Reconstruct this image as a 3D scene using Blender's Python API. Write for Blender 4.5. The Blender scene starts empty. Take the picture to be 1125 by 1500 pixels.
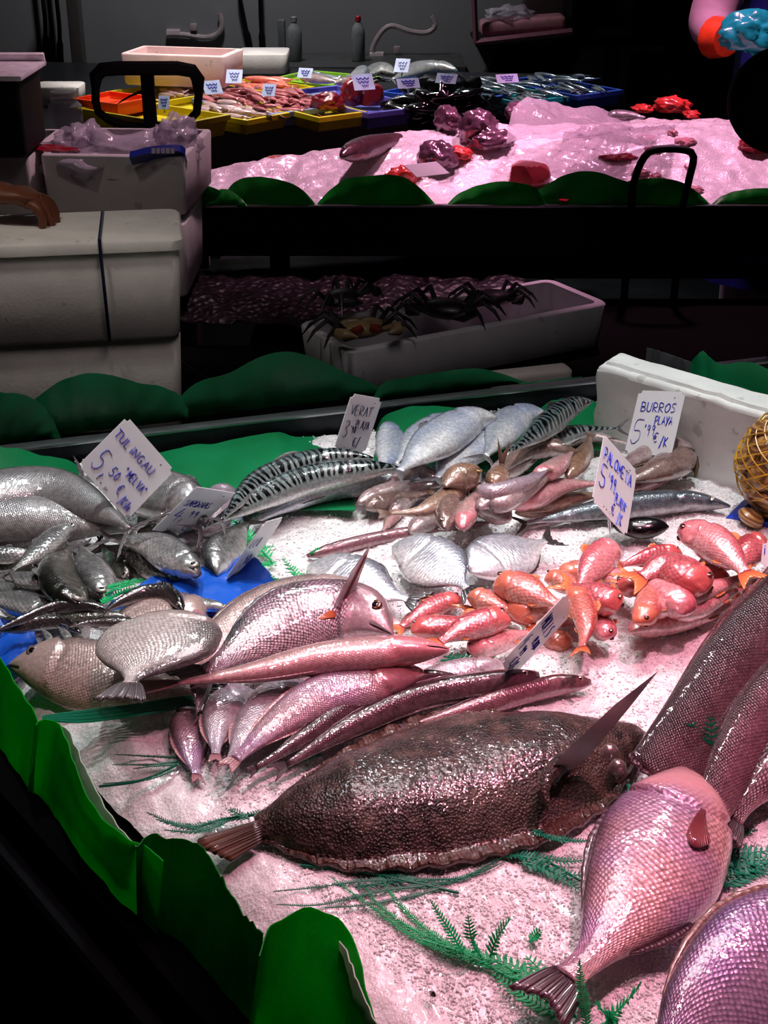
import bpy, bmesh, math, random
import numpy as np
from mathutils import Vector, Matrix, noise
random.seed(7)
S = bpy.context.scene
COL = S.collection
PI = math.pi
# ---------------------------------------------------------------- camera
CAM = Vector((0, 0, 1.65)); PITCH = math.radians(26); FPX = 2000.0
cd = bpy.data.cameras.new('camera'); cam = bpy.data.objects.new('camera', cd); COL.objects.link(cam)
cam.location = CAM; cam.rotation_euler = (PI/2-PITCH, 0, 0)
cd.sensor_fit = 'VERTICAL'; cd.sensor_height = 36; cd.sensor_width = 27; cd.lens = 36*FPX/1500
cd.clip_start = .05; S.camera = cam
# ---------------------------------------------------------------- world, lamps, exposure
w = bpy.data.worlds.new('world'); S.world = w; w.use_nodes = True
w.node_tree.nodes['Background'].inputs[0].default_value = (.8, .75, .8, 1)
w.node_tree.nodes['Background'].inputs[1].default_value = .006
S.view_settings.view_transform = 'Standard'; S.view_settings.look = 'None'
S.view_settings.gamma = 1; S.view_settings.exposure = 0; S.view_settings.use_curve_mapping = False
def lamp(kind, loc, target, power, color, size=.2, cone=60, blend=.5):
    d = bpy.data.lights.new('market_or_fill_lamp', kind); d.energy = power; d.color = color  # name shared by the market lamps and the added fill lamps
    if kind == 'SPOT':
        d.spot_size = math.radians(cone); d.spot_blend = blend; d.shadow_soft_size = size
    else:
        d.shape = 'DISK'; d.size = size; d.spread = math.radians(cone)
    o = bpy.data.objects.new('market_or_fill_lamp', d); COL.objects.link(o); o.location = loc
    o.rotation_euler = (Vector(target)-Vector(loc)).to_track_quat('-Z', 'Y').to_euler(); return o
PINK = (1, .36, .50); WHITE = (.93, 1.0, 1.0); WARM = (1, .9, .84)
lamp('SPOT', (.62, 1.45, 2.35), (.50, 1.20, .7), 92, PINK, .04, 60, .8)
lamp('SPOT', (.10, 1.00, 2.40), (.14, 1.30, .7), 26, (1, .46, .57), .04, 66, .9)
lamp('SPOT', (.55, 2.20, 2.30), (.50, 2.02, .7), 60, WHITE, .03, 52, .9)
lamp('SPOT', (-.42, 2.10, 2.30), (-.36, 1.86, .7), 64, WHITE, .03, 54, .9)
lamp('SPOT', (.02, 2.1, 2.35), (.05, 1.75, .7), 22, WARM, .03, 48, .9)
lamp('SPOT', (-.75, 1.5, 2.35), (-.38, 1.62, .7), 12, (1, .9, .88), .03, 44, .9)
lamp('SPOT', (.30, 2.45, 2.25), (.10, 1.28, .7), 28, (1, .90, .94), .02, 44, .9)  # narrow spot added for sparkle on the flatfish
lamp('SPOT', (-.15, 2.75, 2.05), (-.12, 1.75, .7), 22, (.95, .98, 1), .015, 42, .9)  # small spot added for extra highlights on the wet fish
lamp('SPOT', (.75, 2.35, 2.05), (.5, 1.55, .7), 22, (1, .9, .93), .015, 42, .9)  # another small spot added for highlights, right half of the bed
lamp('AREA', (.15, 1.75, 2.45), (.1, 1.6, .7), 4, (1, .86, .9), .7, 110)  # broad lamp added so the fish skins have something to reflect
lamp('SPOT', (.75, 3.95, 2.30), (.80, 3.90, .95), 108, (1, .45, .70), .06, 66, .5)
lamp('SPOT', (.00, 3.90, 2.30), (.05, 3.84, .9), 74, (1, .48, .70), .06, 50, .5)
lamp('SPOT', (-.15, 3.55, 2.20), (-.68, 3.32, 1.0), 40, (1, .62, .76), .06, 44, .9)  # added spot, brightens the foam boxes with the bags
lamp('SPOT', (-.55, 4.15, 2.40), (-.45, 4.65, .9), 70, (1, .95, .9), .05, 50, .8)  # added spot, brightens the front faces of the crates
lamp('SPOT', (-.45, 5.0, 2.45), (-.45, 4.85, .9), 130, (1, .93, .88), .06, 66, .7)
lamp('SPOT', (.45, 5.3, 2.45), (.42, 5.1, .9), 100, (.85, .95, 1), .06, 60, .7)
lamp('SPOT', (-.9, 2.1, 2.5), (-.72, 2.62, .85), 24, (1, .92, .85), .08, 42, .9)
lamp('SPOT', (-.6, 5.6, 2.7), (-.6, 6.4, 1.35), 90, (.95, .97, 1), .1, 110, 1)  # added spot, brightens the grey back wall
# ---------------------------------------------------------------- pixel -> world on real planes
RV = Vector((1, 0, 0)); UV_ = Vector((0, math.sin(PITCH), math.cos(PITCH))); FV = Vector((0, math.cos(PITCH), -math.sin(PITCH)))
def ray(px, py): return FV*FPX + RV*(px-562.5) + UV_*(750-py)
def P(px, py, z):
    d = ray(px, py); t = (z-CAM.z)/d.z; return CAM + d*t
def Q(px, py, Y):
    d = ray(px, py); return CAM + d*(Y/d.y)
def scale_at(p): return FPX/((p-CAM).dot(FV))      # pixels per metre facing the camera
ZB = .68
# ---------------------------------------------------------------- materials
def rgb(c):
    if isinstance(c, str):
        v = [int(c[i:i+2], 16)/255 for i in (0, 2, 4)]
        return tuple(x/12.92 if x <= .04045 else ((x+.055)/1.055)**2.4 for x in v)+(1,)
    return tuple(c)+(1,)
class NT:
    def __init__(s, name):
        s.m = bpy.data.materials.new(name); s.m.use_nodes = True; s.t = s.m.node_tree; s.n = s.t.nodes
        s.b = s.n['Principled BSDF']; s.out = s.n['Material Output']
    def node(s, typ, inp=None, **kw):
        x = s.n.new(typ)
        for k, v in kw.items(): setattr(x, k, v)
        for k, v in (inp or {}).items(): s.put(x.inputs[k], v)
        return x
    def put(s, sock, v):
        if isinstance(v, bpy.types.NodeSocket): s.t.links.new(v, sock)
        elif isinstance(v, bpy.types.Node): s.t.links.new(v.outputs[0], sock)
        else: sock.default_value = v
    def math(s, op, a, b=0., c=None, clamp=False):
        x = s.n.new('ShaderNodeMath'); x.operation = op; x.use_clamp = clamp
        s.put(x.inputs[0], a); s.put(x.inputs[1], b)
        if c is not None: s.put(x.inputs[2], c)
        return x.outputs[0]
    def ramp(s, f, stops, interp='LINEAR'):
        r = s.n.new('ShaderNodeValToRGB'); r.color_ramp.interpolation = interp; s.put(r.inputs[0], f)
        e = r.color_ramp.elements
        while len(e) < len(stops): e.new(.5)
        for k, (p, c) in zip(e, stops):
            k.position = p; k.color = rgb(c) if not isinstance(c, (int, float)) else (c, c, c, 1)
        return r.outputs[0]
    def mix(s, f, a, b, mode='MIX'):
        x = s.n.new('ShaderNodeMix'); x.data_type = 'RGBA'; x.blend_type = mode
        s.put(x.inputs[0], f); s.put(x.inputs[6], rgb(a) if isinstance(a, str) else a); s.put(x.inputs[7], rgb(b) if isinstance(b, str) else b)
        return x.outputs[2]
    def noise(s, vec, scale, detail=3, rough=.5, dist=0):
        x = s.node('ShaderNodeTexNoise', {'Scale': scale, 'Detail': detail, 'Roughness': rough, 'Distortion': dist})
        if vec is not None: s.put(x.inputs['Vector'], vec)
        return x.outputs[0]
    def bump(s, h, strength, dist=.001, normal=None):
        x = s.node('ShaderNodeBump', {'Height': h, 'Strength': strength, 'Distance': dist})
        if normal is not None: s.put(x.inputs['Normal'], normal)
        return x.outputs[0]
    def set(s, **kw):
        for k, v in kw.items():
            k = {'color': 'Base Color', 'rough': 'Roughness', 'metal': 'Metallic', 'normal': 'Normal', 'coat': 'Coat Weight', 'coat_rough': 'Coat Roughness',
                 'trans': 'Transmission Weight', 'ior': 'IOR', 'sss': 'Subsurface Weight', 'spec': 'Specular IOR Level', 'alpha': 'Alpha',
                 'emit': 'Emission Color', 'emit_s': 'Emission Strength', 'cnormal': 'Coat Normal', 'sheen': 'Sheen Weight'}[k]
            if isinstance(v, str): v = rgb(v)
            s.put(s.b.inputs[k], v)
        return s
MATS = {}
def simple(name, color, rough=.5, metal=0, nscale=40, namp=.15, bump=0, bscale=200, coat=0, **kw):
    if name in MATS: return MATS[name]
    m = NT(name); co = m.node('ShaderNodeTexCoord').outputs['Object']
    n = m.noise(co, nscale, 4)
    c = rgb(color); dk = tuple(x*(1-namp) for x in c[:3])+(1,); lt = tuple(min(1, x*(1+namp)) for x in c[:3])+(1,)
    f = m.ramp(n, [(.3, 0), (.7, 1.)])
    m.set(color=m.mix(f, dk, lt), rough=rough, metal=metal, coat=coat, **kw)
    if bump: m.set(normal=m.bump(m.noise(co, bscale, 3), bump, .002))
    MATS[name] = m.m; return m.m
# ---------------------------------------------------------------- object helpers
def tag(o, label=None, cat=None, group=None, kind=None):
    if label: o['label'] = label
    if cat: o['category'] = cat
    if group: o['group'] = group
    if kind: o['kind'] = kind
    return o
def link(name, me, mats, parent=None, smooth=True):
    if not isinstance(mats, (list, tuple)): mats = [mats]
    for m in mats: me.materials.append(m)
    if smooth: me.shade_smooth()
    o = bpy.data.objects.new(name, me); COL.objects.link(o)
    if parent is not None: o.parent = parent; o.matrix_parent_inverse = parent.matrix_world.inverted() if False else Matrix.Translation(-parent.location)
    return o
def grid_mesh(name, V, nu, nv, close_v=False, uvs=None, uv2=None, caps=False):
    """V: (nu*nv,3) row major"""
    me = bpy.data.meshes.new(name); F = []
    for i in range(nu-1):
        for j in range(nv if close_v else nv-1):
            k = (j+1) % nv; F.append((i*nv+j, i*nv+k, (i+1)*nv+k, (i+1)*nv+j))
    if caps: F.append(tuple(range(nv))[::-1]); F.append(tuple((nu-1)*nv+j for j in range(nv)))
    me.from_pydata([tuple(v) for v in V], [], F)
    for nm, U in (('m', uvs), ('n', uv2)):
        if U is not None:
            lay = me.uv_layers.new(name=nm); idx = np.empty(len(me.loops), dtype=np.int32); me.loops.foreach_get('vertex_index', idx)
            lay.data.foreach_set('uv', np.asarray(U, dtype=np.float32)[idx].ravel())
    me.update(); return me
class MB:
    """collects boxes, tubes and sheets; build() links them as one mesh"""
    def __init__(s): s.bm = bmesh.new()
    def box(s, c, size, rot=None, bevel=0, seg=2, taper=1.):
        M = Matrix.Translation(Vector(c)) @ (rot if rot is not None else Matrix.Identity(4))
        r = bmesh.ops.create_cube(s.bm, size=1)
        for v in r['verts']:
            k = taper if v.co.z < 0 else 1.
            v.co = M @ Vector((v.co.x*size[0]*k, v.co.y*size[1]*k, v.co.z*size[2]))
        if bevel:
            es = list({e for v in r['verts'] for e in v.link_edges})
            bmesh.ops.bevel(s.bm, geom=es, offset=bevel, segments=seg, affect='EDGES', profile=.6)
        return s
    def rings(s, rings, closed=True, caps=True):
        R = [[s.bm.verts.new(p) for p in r] for r in rings]
        for a, b in zip(R, R[1:]):
            n = len(a)
            for j in range(n if closed else n-1):
                k = (j+1) % n
                try: s.bm.faces.new((a[j], a[k], b[k], b[j]))
                except ValueError: pass
        if caps and closed: s.bm.faces.new(R[0][::-1]); s.bm.faces.new(R[-1])
        return s
    def tube(s, pts, r, n=8, flat=1.):
        pts = [Vector(p) for p in pts]; rr = r if isinstance(r, (list, tuple)) else [r]*len(pts)
        rings = []; T0 = None; up = Vector((0, 0, 1))
        for i, p in enumerate(pts):
            T = (pts[min(i+1, len(pts)-1)]-pts[max(i-1, 0)]).normalized()
            if T0 is None:
                up = Vector((0, 0, 1)) if abs(T.z) < .9 else Vector((1, 0, 0))
                A = T.cross(up).normalized()
            else: A = (A-T*A.dot(T)).normalized()
            B = T.cross(A); T0 = T
            rings.append([p+A*math.cos(2*PI*j/n)*rr[i]+B*math.sin(2*PI*j/n)*rr[i]*flat for j in range(n)])
        return s.rings(rings)
    def quad(s, *pts): s.bm.faces.new([s.bm.verts.new(p) for p in pts]); return s
    def sheet(s, G, th=0.0):
        """G rows of points; th gives thickness along +normal"""
        nu, nv = len(G), len(G[0]); V = [[s.bm.verts.new(p) for p in r] for r in G]; fs = []
        for i in range(nu-1):
            for j in range(nv-1): fs.append(s.bm.faces.new((V[i][j], V[i+1][j], V[i+1][j+1], V[i][j+1])))
        if th:
            s.bm.normal_update(); r = bmesh.ops.solidify(s.bm, geom=fs, thickness=th)
        return s
    def build(s, name, mats, parent=None, smooth=True, sub=0, auto=40):
        bmesh.ops.recalc_face_normals(s.bm, faces=s.bm.faces)
        me = bpy.data.meshes.new(name); s.bm.to_mesh(me); s.bm.free()
        o = link(name, me, mats, parent, smooth)
        if smooth and auto:
            me.set_sharp_from_angle(angle=math.radians(auto))
        if sub:
            m = o.modifiers.new('sub', 'SUBSURF'); m.levels = m.render_levels = sub
        return o
def empty(name, loc): 
    o = bpy.data.objects.new(name, None); COL.objects.link(o); o.location = loc; o.empty_display_size = .05; return o
def catmull(pts, n):
    """n points evenly spaced by arc length on a smooth curve through pts"""
    p = [Vector(x) for x in pts]
    if len(p) == 2: return [p[0].lerp(p[1], i/(n-1)) for i in range(n)]
    q = [p[0]*2-p[1]]+p+[p[-1]*2-p[-2]]; out = []
    for i in range(1, len(q)-2):
        for k in range(16):
            t = k/16; a, b, c, d = q[i-1], q[i], q[i+1], q[i+2]
            out.append(.5*((2*b)+(c-a)*t+(2*a-5*b+4*c-d)*t*t+(3*b-a-3*c+d)*t**3))
    out.append(p[-1]); L = [0]
    for a, b in zip(out, out[1:]): L.append(L[-1]+(b-a).length)
    res = []; j = 0
    for i in range(n):
        s = L[-1]*i/(n-1)
        while j < len(L)-2 and L[j+1] < s: j += 1
        t = (s-L[j])/max(1e-9, L[j+1]-L[j]); res.append(out[j].lerp(out[j+1], min(1, t)))
    return res
def nz(x, y, z=0): return noise.noise((x, y, z))
def fbm(x, y, z=0): return noise.fractal((x, y, z), .9, 2.1, 4)
# ---------------------------------------------------------------- fish: shapes, skins, builder
PROF = {  # (u, dorsal, ventral) relative to the half depth; u from snout to tail base
 'bream': [(0,.06,.02),(.03,.22,.14),(.09,.52,.34),(.18,.85,.62),(.3,1,.86),(.45,1,.97),(.6,.84,.86),(.75,.55,.56),(.87,.28,.28),(.95,.2,.2),(1,.22,.22)],
 'round': [(0,.06,.05),(.04,.3,.28),(.12,.62,.55),(.25,.9,.82),(.42,1,1),(.6,.9,.92),(.75,.58,.62),(.87,.24,.26),(.95,.12,.12),(1,.13,.13)],
 'slender': [(0,.1,.05),(.04,.34,.22),(.12,.68,.55),(.25,.92,.85),(.4,1,1),(.58,.9,.93),(.75,.6,.64),(.88,.3,.32),(.96,.16,.16),(1,.17,.17)],
 'eel': [(0,.3,.2),(.04,.6,.5),(.12,.9,.85),(.25,1,1),(.5,.93,.95),(.7,.75,.78),(.88,.42,.42),(1,.2,.2)],
 'mullet': [(0,.12,.12),(.03,.5,.3),(.1,.85,.5),(.2,1,.72),(.35,1,.85),(.52,.9,.8),(.7,.64,.6),(.87,.36,.34),(.96,.27,.26),(1,.3,.3)],
 'hake': [(0,.16,.1),(.04,.44,.34),(.14,.82,.72),(.28,1,1),(.42,.96,1),(.6,.78,.8),(.78,.5,.5),(.92,.26,.26),(1,.2,.2)],
 'trunk': [(0,.3,.2),(.1,.7,.6),(.28,1,1),(.5,.95,1),(.75,.8,.85),(.92,.6,.62),(1,.5,.5)],
 'tuna': [(0,.06,.04),(.06,.4,.34),(.18,.8,.76),(.36,1,1),(.55,.9,.92),(.72,.62,.64),(.86,.28,.3),(.95,.1,.1),(1,.08,.08)],
}
WPROF = [(0,.1),(.04,.42),(.14,.82),(.28,1),(.5,.95),(.7,.66),(.86,.32),(1,.1)]
def interp(tab, k, u):
    xs = [r[0] for r in tab]; ys = [r[k] for r in tab]
    i = max(1, min(len(xs)-1, int(np.searchsorted(xs, u)))); x0, x1, y0, y1 = xs[i-1], xs[i], ys[i-1], ys[i]
    m0 = (ys[i]-ys[i-2])/(xs[i]-xs[i-2]) if i > 1 else (y1-y0)/(x1-x0)
    m1 = (ys[i+1]-ys[i-1])/(xs[i+1]-xs[i-1]) if i < len(xs)-1 else (y1-y0)/(x1-x0)
    h = x1-x0; t = (u-x0)/h
    return (2*t**3-3*t*t+1)*y0+(t**3-2*t*t+t)*h*m0+(-2*t**3+3*t*t)*y1+(t**3-t*t)*h*m1
def skin(name, dorsal, flank, belly, scale=.004, smix=.35, sbump=.5, metal=.35, rough=.32, t1=.3, t2=.6, mottle=None, mamt=.0, mscale=60,
         stripes=None, head=None, headmix=.7, sheen=None, iri=None, speck=None, blotch=None, grow=1., gloss=1., rows=1.6, gspot=None):
    m = NT(name)
    um = m.node('ShaderNodeUVMap', uv_map='m').outputs[0]; un = m.node('ShaderNodeUVMap', uv_map='n').outputs[0]
    co = m.node('ShaderNodeTexCoord').outputs['Object']
    sp = m.node('ShaderNodeSeparateXYZ', {0: un}); u, t = sp.outputs[0], sp.outputs[1]
    n1 = m.noise(co, 28, 4, .6)
    td = m.math('ADD', t, m.math('MULTIPLY', m.math('SUBTRACT', n1, .5), .28))
    c = m.ramp(td, [(max(0, t1-.16), dorsal), (t1+.06, flank), (t2, flank), (min(1, t2+.22), belly)])
    if blotch:
        f = m.ramp(m.noise(co, 16, 3, .55), [(.5, 0), (.62, 1.)])
        c = m.mix(m.math('MULTIPLY', f, .75), c, blotch)
    if mottle:
        f = m.ramp(m.noise(co, mscale, 5, .65), [(.4, 0), (.62, 1.)]); c = m.mix(m.math('MULTIPLY', f, mamt), c, mottle)
    if iri:
        f = m.ramp(m.noise(co, 9, 2, .5), [(.42, 0), (.6, 1.)]); c = m.mix(m.math('MULTIPLY', f, .55), c, iri)
    if stripes:
        wv = m.node('ShaderNodeTexWave', {'Vector': um, 'Scale': stripes[1], 'Distortion': 7.5, 'Detail': 2, 'Detail Scale': stripes[1]*.12 if len(stripes) < 3 else stripes[2]}, bands_direction='X').outputs[1]
        f = m.ramp(wv, [(.42, 0), (.56, 1.)]); k = m.ramp(t, [(0, 1.), (.58, 1.), (.66, 0)])
        c = m.mix(m.math('MULTIPLY', f, k), c, stripes[0])
    # scales: staggered rows
    mp = m.node('ShaderNodeMapping', {'Vector': um, 'Scale': (1/scale, 1/scale*.75*rows, 1), 'Rotation': (0, 0, .5)})
    vo = m.node('ShaderNodeTexVoronoi', {'Vector': mp, 'Scale': 1, 'Randomness': .28}, feature='F1').outputs['Distance']
    hd = m.ramp(u, [(.2, 0), (.25, 1.)])
    edge = m.math('MULTIPLY', m.math('MULTIPLY', m.ramp(vo, [(.3, 0), (.62, 1.)]), hd), smix)
    c = m.mix(edge, c, m.mix(1., c, (.12, .11, .12, 1), 'MULTIPLY'))
    if speck:
        f = m.ramp(m.noise(um, 420, 2), [(.6, 0), (.66, 1.)]); c = m.mix(m.math('MULTIPLY', f, .8), c, speck)
    gr = m.ramp(m.noise(co, 190, 3, .6), [(.35, (.62, .60, .60)), (.65, (1.12, 1.12, 1.12))]); c = m.mix(.8, c, gr, 'MULTIPLY')
    if gspot:
        a1 = m.math('SUBTRACT', 1., m.math('MULTIPLY', m.math('ABSOLUTE', m.math('SUBTRACT', u, gspot[0])), 22.), clamp=True); a2 = m.math('SUBTRACT', 1., m.math('MULTIPLY', m.math('ABSOLUTE', m.math('SUBTRACT', t, gspot[1])), 5.5), clamp=True)
        c = m.mix(m.ramp(m.math('ADD', m.math('MULTIPLY', a1, a2), m.math('MULTIPLY', m.math('SUBTRACT', m.noise(co, 120, 2), .5), .4)), [(.25, 0), (.4, 1.)]), c, '1c1216')
    if head:
        f = m.ramp(m.math('ADD', u, m.math('MULTIPLY', m.math('SUBTRACT', n1, .5), .12)), [(.2, 1.), (.27, 0)])
        c = m.mix(m.math('MULTIPLY', f, headmix), c, head)
    h = m.math('ADD', m.math('MULTIPLY', m.math('MULTIPLY', vo, hd), -1.), m.math('MULTIPLY', m.noise(co, 130, 3), .7))
    b = m.bump(h, sbump, .0012)
    nb = m.bump(m.noise(co, 70, 3, .6), .55, .0022)
    m.set(color=c, metal=metal*.5, rough=m.math('ADD', m.math('MULTIPLY', n1, .25), rough-.12), normal=b, coat=gloss, coat_rough=.05, cnormal=nb, sss=0.); m.b.inputs['Coat IOR'].default_value = 1.75
    m.m['fin'] = 1; return m.m
def finmat(name, col, tip=None, rough=.35, rays=1.):
    m = NT(name); un = m.node('ShaderNodeUVMap', uv_map='n').outputs[0]
    sp = m.node('ShaderNodeSeparateXYZ', {0: un})
    r = m.math('SINE', m.math('MULTIPLY', sp.outputs[1], 110.))
    c = m.mix(sp.outputs[0], col, tip or col); c = m.mix(m.math('MULTIPLY', m.ramp(r, [(.2, 0), (.8, 1.)]), .45*rays), c, m.mix(1., c, (.2, .18, .2, 1), 'MULTIPLY'))
    m.set(color=c, rough=rough, coat=.6, coat_rough=.1, normal=m.bump(r, .6, .0006)); return m.m
pupil_m = simple('pupil_black', '060507', .08, coat=1); 
def eyemat(name, c): return simple(name, c, .22, .55, 300, .2, coat=1)
EYE = {'silver': eyemat('iris_silver', 'c9c3b8'), 'red': eyemat('iris_brown', '6b3f36'), 'gold': eyemat('iris_gold', 'b08a58'), 'dull': eyemat('iris_dull', '8c7a78')}
mouth_m = simple('mouth_dark', '2a1416', .35, coat=.5)
SPEC = {
 # shape, thickness ratio, gill u, eye (u, t, size rel.), caudal (len rel. depth, span rel., fork), dorsal fin (u0,u1,h), anal (u0,u1,h), pectoral len, resolution
 'bream':  dict(p='bream', w=.42, gill=.27, eye=(.125, .34, .155), caud=(1.0, .75, .45), dors=(.3, .8, .16), anal=(.62, .84, .16), pect=.9),
 'round':  dict(p='round', w=.30, gill=.22, eye=(.1, .4, .15), caud=(1.0, .85, .7), dors=(.45, .85, .1), anal=(.5, .85, .12), pect=.7),
 'slender':dict(p='slender', w=.74, gill=.23, eye=(.085, .4, .22), caud=(1.3, .95, .75), dors=(.33, .48, .35), anal=(.62, .74, .18), pect=.8),
 'sardine':dict(p='slender', w=.62, gill=.2, eye=(.075, .42, .24), caud=(1.0, .8, .7), dors=(.42, .54, .3), anal=(.74, .85, .1), pect=.5),
 'tuna':   dict(p='tuna', w=.8, gill=.24, eye=(.09, .42, .16), caud=(.8, 1.1, .8), dors=(.3, .44, .35), anal=(.65, .72, .25), pect=.6),
 'eel':    dict(p='eel', w=.95, gill=.14, eye=(.05, .34, .22), caud=(.9, .5, .15), dors=(.3, .9, .22), anal=(.5, .9, .18), pect=.6),
 'hake':   dict(p='hake', w=.78, gill=.22, eye=(.09, .33, .2), caud=(1.0, .6, .2), dors=(.5, .9, .2), anal=(.52, .88, .18), pect=.9),
 'trunk':  dict(p='trunk', w=.78, gill=.18, eye=(.09, .33, .2), caud=(.5, .6, .2), dors=(.3, .9, .1), anal=(.5, .9, .1), pect=.5),
 'mullet': dict(p='mullet', w=.68, gill=.23, eye=(.09, .28, .16), caud=(1.2, .75, .6), dors=(.32, .48, .4), anal=(.64, .76, .2), pect=.8),
}
HINT = {'u': Vector((0, 1, 0)), 'd': Vector((0, -1, 0)), 'l': Vector((-1, 0, 0)), 'r': Vector((1, 0, 0))}
FISH = []
def fish(sp, pts, wpx, side, roll, mat, fin, label, cat='fish', name='fish', lift=0., eye='silver', group=None, res=None, tail=True, zb=ZB, lifts=None,
         eyes=True, dors=True, tailbend=0, caud=None, gape=0, gill=None, wfac=None, pect=False, mouth=False, taildir=None, pmat=None, pl=None):
    K = SPEC[sp]; r = math.radians(roll); mid = pts[len(pts)//2]
    z = zb+.02
    def frame(T):
        N = Vector((0, 0, 1)); N = (N-T*N.dot(T)).normalized(); D = N.cross(T)
        if D.dot(HINT[side]) < 0: D = -D
        return D*math.cos(r)+N*math.sin(r), N*math.cos(r)-D*math.sin(r)
    wr = wfac or K['w']
    for _ in range(4):
        W = [P(p[0], p[1], z+(p[2] if len(p) > 2 else 0)) for p in pts]
        T = (W[-1]-W[0]).normalized(); D, N = frame(T); pm = P(mid[0], mid[1], z); V = (pm-CAM).normalized()
        side_v = T.cross(V).normalized()                   # screen direction across the body
        pj = math.sqrt((D.dot(side_v))**2+(wr*N.dot(side_v))**2)
        a = wpx/2/scale_at(pm)/max(pj, .25)
        ext = math.sqrt((a*D.z)**2+(a*wr*N.z)**2)
        z = zb+ext*.86+lift
    nu, nv = res or ((56, 28) if wpx > 45 else (36, 20))
    sp_ = catmull(W, nu); L = sum((b-c).length for b, c in zip(sp_, sp_[1:]))
    base = Vector((sp_[nu//2].x, sp_[nu//2].y, zb)); Vs = []; uv = []; uv2 = []
    fr = []; ph = random.uniform(0, 99); gl = K['gill'] if gill is None else gill
    for i in range(nu):
        T = (sp_[min(i+1, nu-1)]-sp_[max(i-1, 0)]).normalized(); D, N = frame(T); fr.append((T, D, N)); u = i/(nu-1)
        # finer spacing near the head is unnecessary: profile is smooth
        at = max(.02, interp(PROF[K['p']], 1, u))*a; ab = max(.02, interp(PROF[K['p']], 2, u))*a; ww = max(.03, interp(WPROF, 1, u))*a*wr
        for j in range(nv):
            th = 2*PI*j/nv; cs, sn = math.cos(th), math.sin(th)
            t = (th if th <= PI else 2*PI-th)/PI
            y = (at if cs > 0 else ab)*math.copysign(abs(cs)**.92, cs); zz = ww*math.copysign(abs(sn)**.9, sn)
            gu = gl-.07*(2*t-1)**2; k = 1.
            if u < gu: k = 1+.07*min(1, u/.1)*(math.sin(PI*min(1, max(0, (t-.05)/.9))))
            elif u < gu+.03: k = .93
            if u < .09 and abs(t-.6) < .05: k *= .86
            # small irregularity of the flesh
            k *= 1+.035*nz(u*5+ph, t*3, th)
            p = sp_[i]+D*y*k+N*zz*k
            Vs.append(p-base); uv.append((u*L, t*2*a)); uv2.append((u, t))
    root = empty(name, base) if False else None
    me = grid_mesh(name, Vs, nu, nv, True, uv, uv2, True)
    o = link(name, me, mat); o.location = base
    tag(o, label, cat, group)
    def fin_part(nm, G, th=.0006, fin=fin):
        nuu, nvv = len(G), len(G[0]); V = [p-base for row in G for p in row]
        U2 = [(i/(nuu-1), j/(nvv-1)) for i in range(nuu) for j in range(nvv)]
        me = grid_mesh(nm, V, nuu, nvv, False, None, U2); f = link(nm, me, fin); f.parent = o
        s = f.modifiers.new('s', 'SOLIDIFY'); s.thickness = max(.0008, a*.03); s.offset = 0
        return f
    T, D, N = fr[-1]
    if tail:
        cl, cs_, ck = caud or K['caud']; cl *= a; cs_ *= a; hb = PROF[K['p']][-1][1]*a; G = []
        TT = T if taildir is None else (T+Vector(taildir)).normalized()
        TT = (TT+N*tailbend).normalized()
        for i in range(6):
            f = i/5; row = []
            for j in range(17):
                s = j/8-1; ln = cl*(1-ck*(1-abs(s)**1.2))*1.05
                row.append(sp_[-1]-T*a*.06+TT*ln*f+D*(s*(hb*(1-f)+cs_*(f**.8)))+N*(.04*a*math.sin(j*2.1+ph)*f))
            G.append(row)
        fin_part('tail_fin', G)
    def strip(nm, u0, u1, h, sgn):
        G = [[], [], []]; n = 14
        for j in range(n+1):
            f = j/n; u = u0+(u1-u0)*f; i = min(nu-1, int(u*(nu-1))); T, D, N = fr[i]
            ed = interp(PROF[K['p']], 1 if sgn > 0 else 2, u)*a*.93; hh = h*a*math.sin(PI*min(1, f*.85+.15))**.6*(1-.4*f)*(1+.12*(j % 2))
            lean = T*hh*.7
            for q, k in enumerate((0, .55, 1)): G[q].append(sp_[i]+D*sgn*(ed+hh*k)+lean*k+N*.15*hh*k*(1 if roll < 20 else -.3))
        fin_part(nm, G)
    if dors and K['dors']: strip('dorsal_fin', *K['dors'], 1); strip('anal_fin', *K['anal'], -1)
    PLn = pl or K['pect']
    if pect and K['pect']:
        for sg in (1, -1):
            i = int((gl+.02)*(nu-1)); T, D, N = fr[i]; u = gl+.02; ww = interp(WPROF, 1, u)*a*wr; ab = interp(PROF[K['p']], 2, u)*a; G = []
            o0 = sp_[i]-D*ab*.32+N*sg*ww*.93
            for q in range(5):
                f = q/4; G.append([o0+T*PLn*a*f*(1-.25*(s*s))-D*(s*.22+.12*f)*a*(.25+f*.9)*PLn*.8+N*sg*a*(.02+.02*f) for s in [k/3-1 for k in range(7)]])
            fin_part('pectoral_fin', G, fin=pmat or fin)
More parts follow.
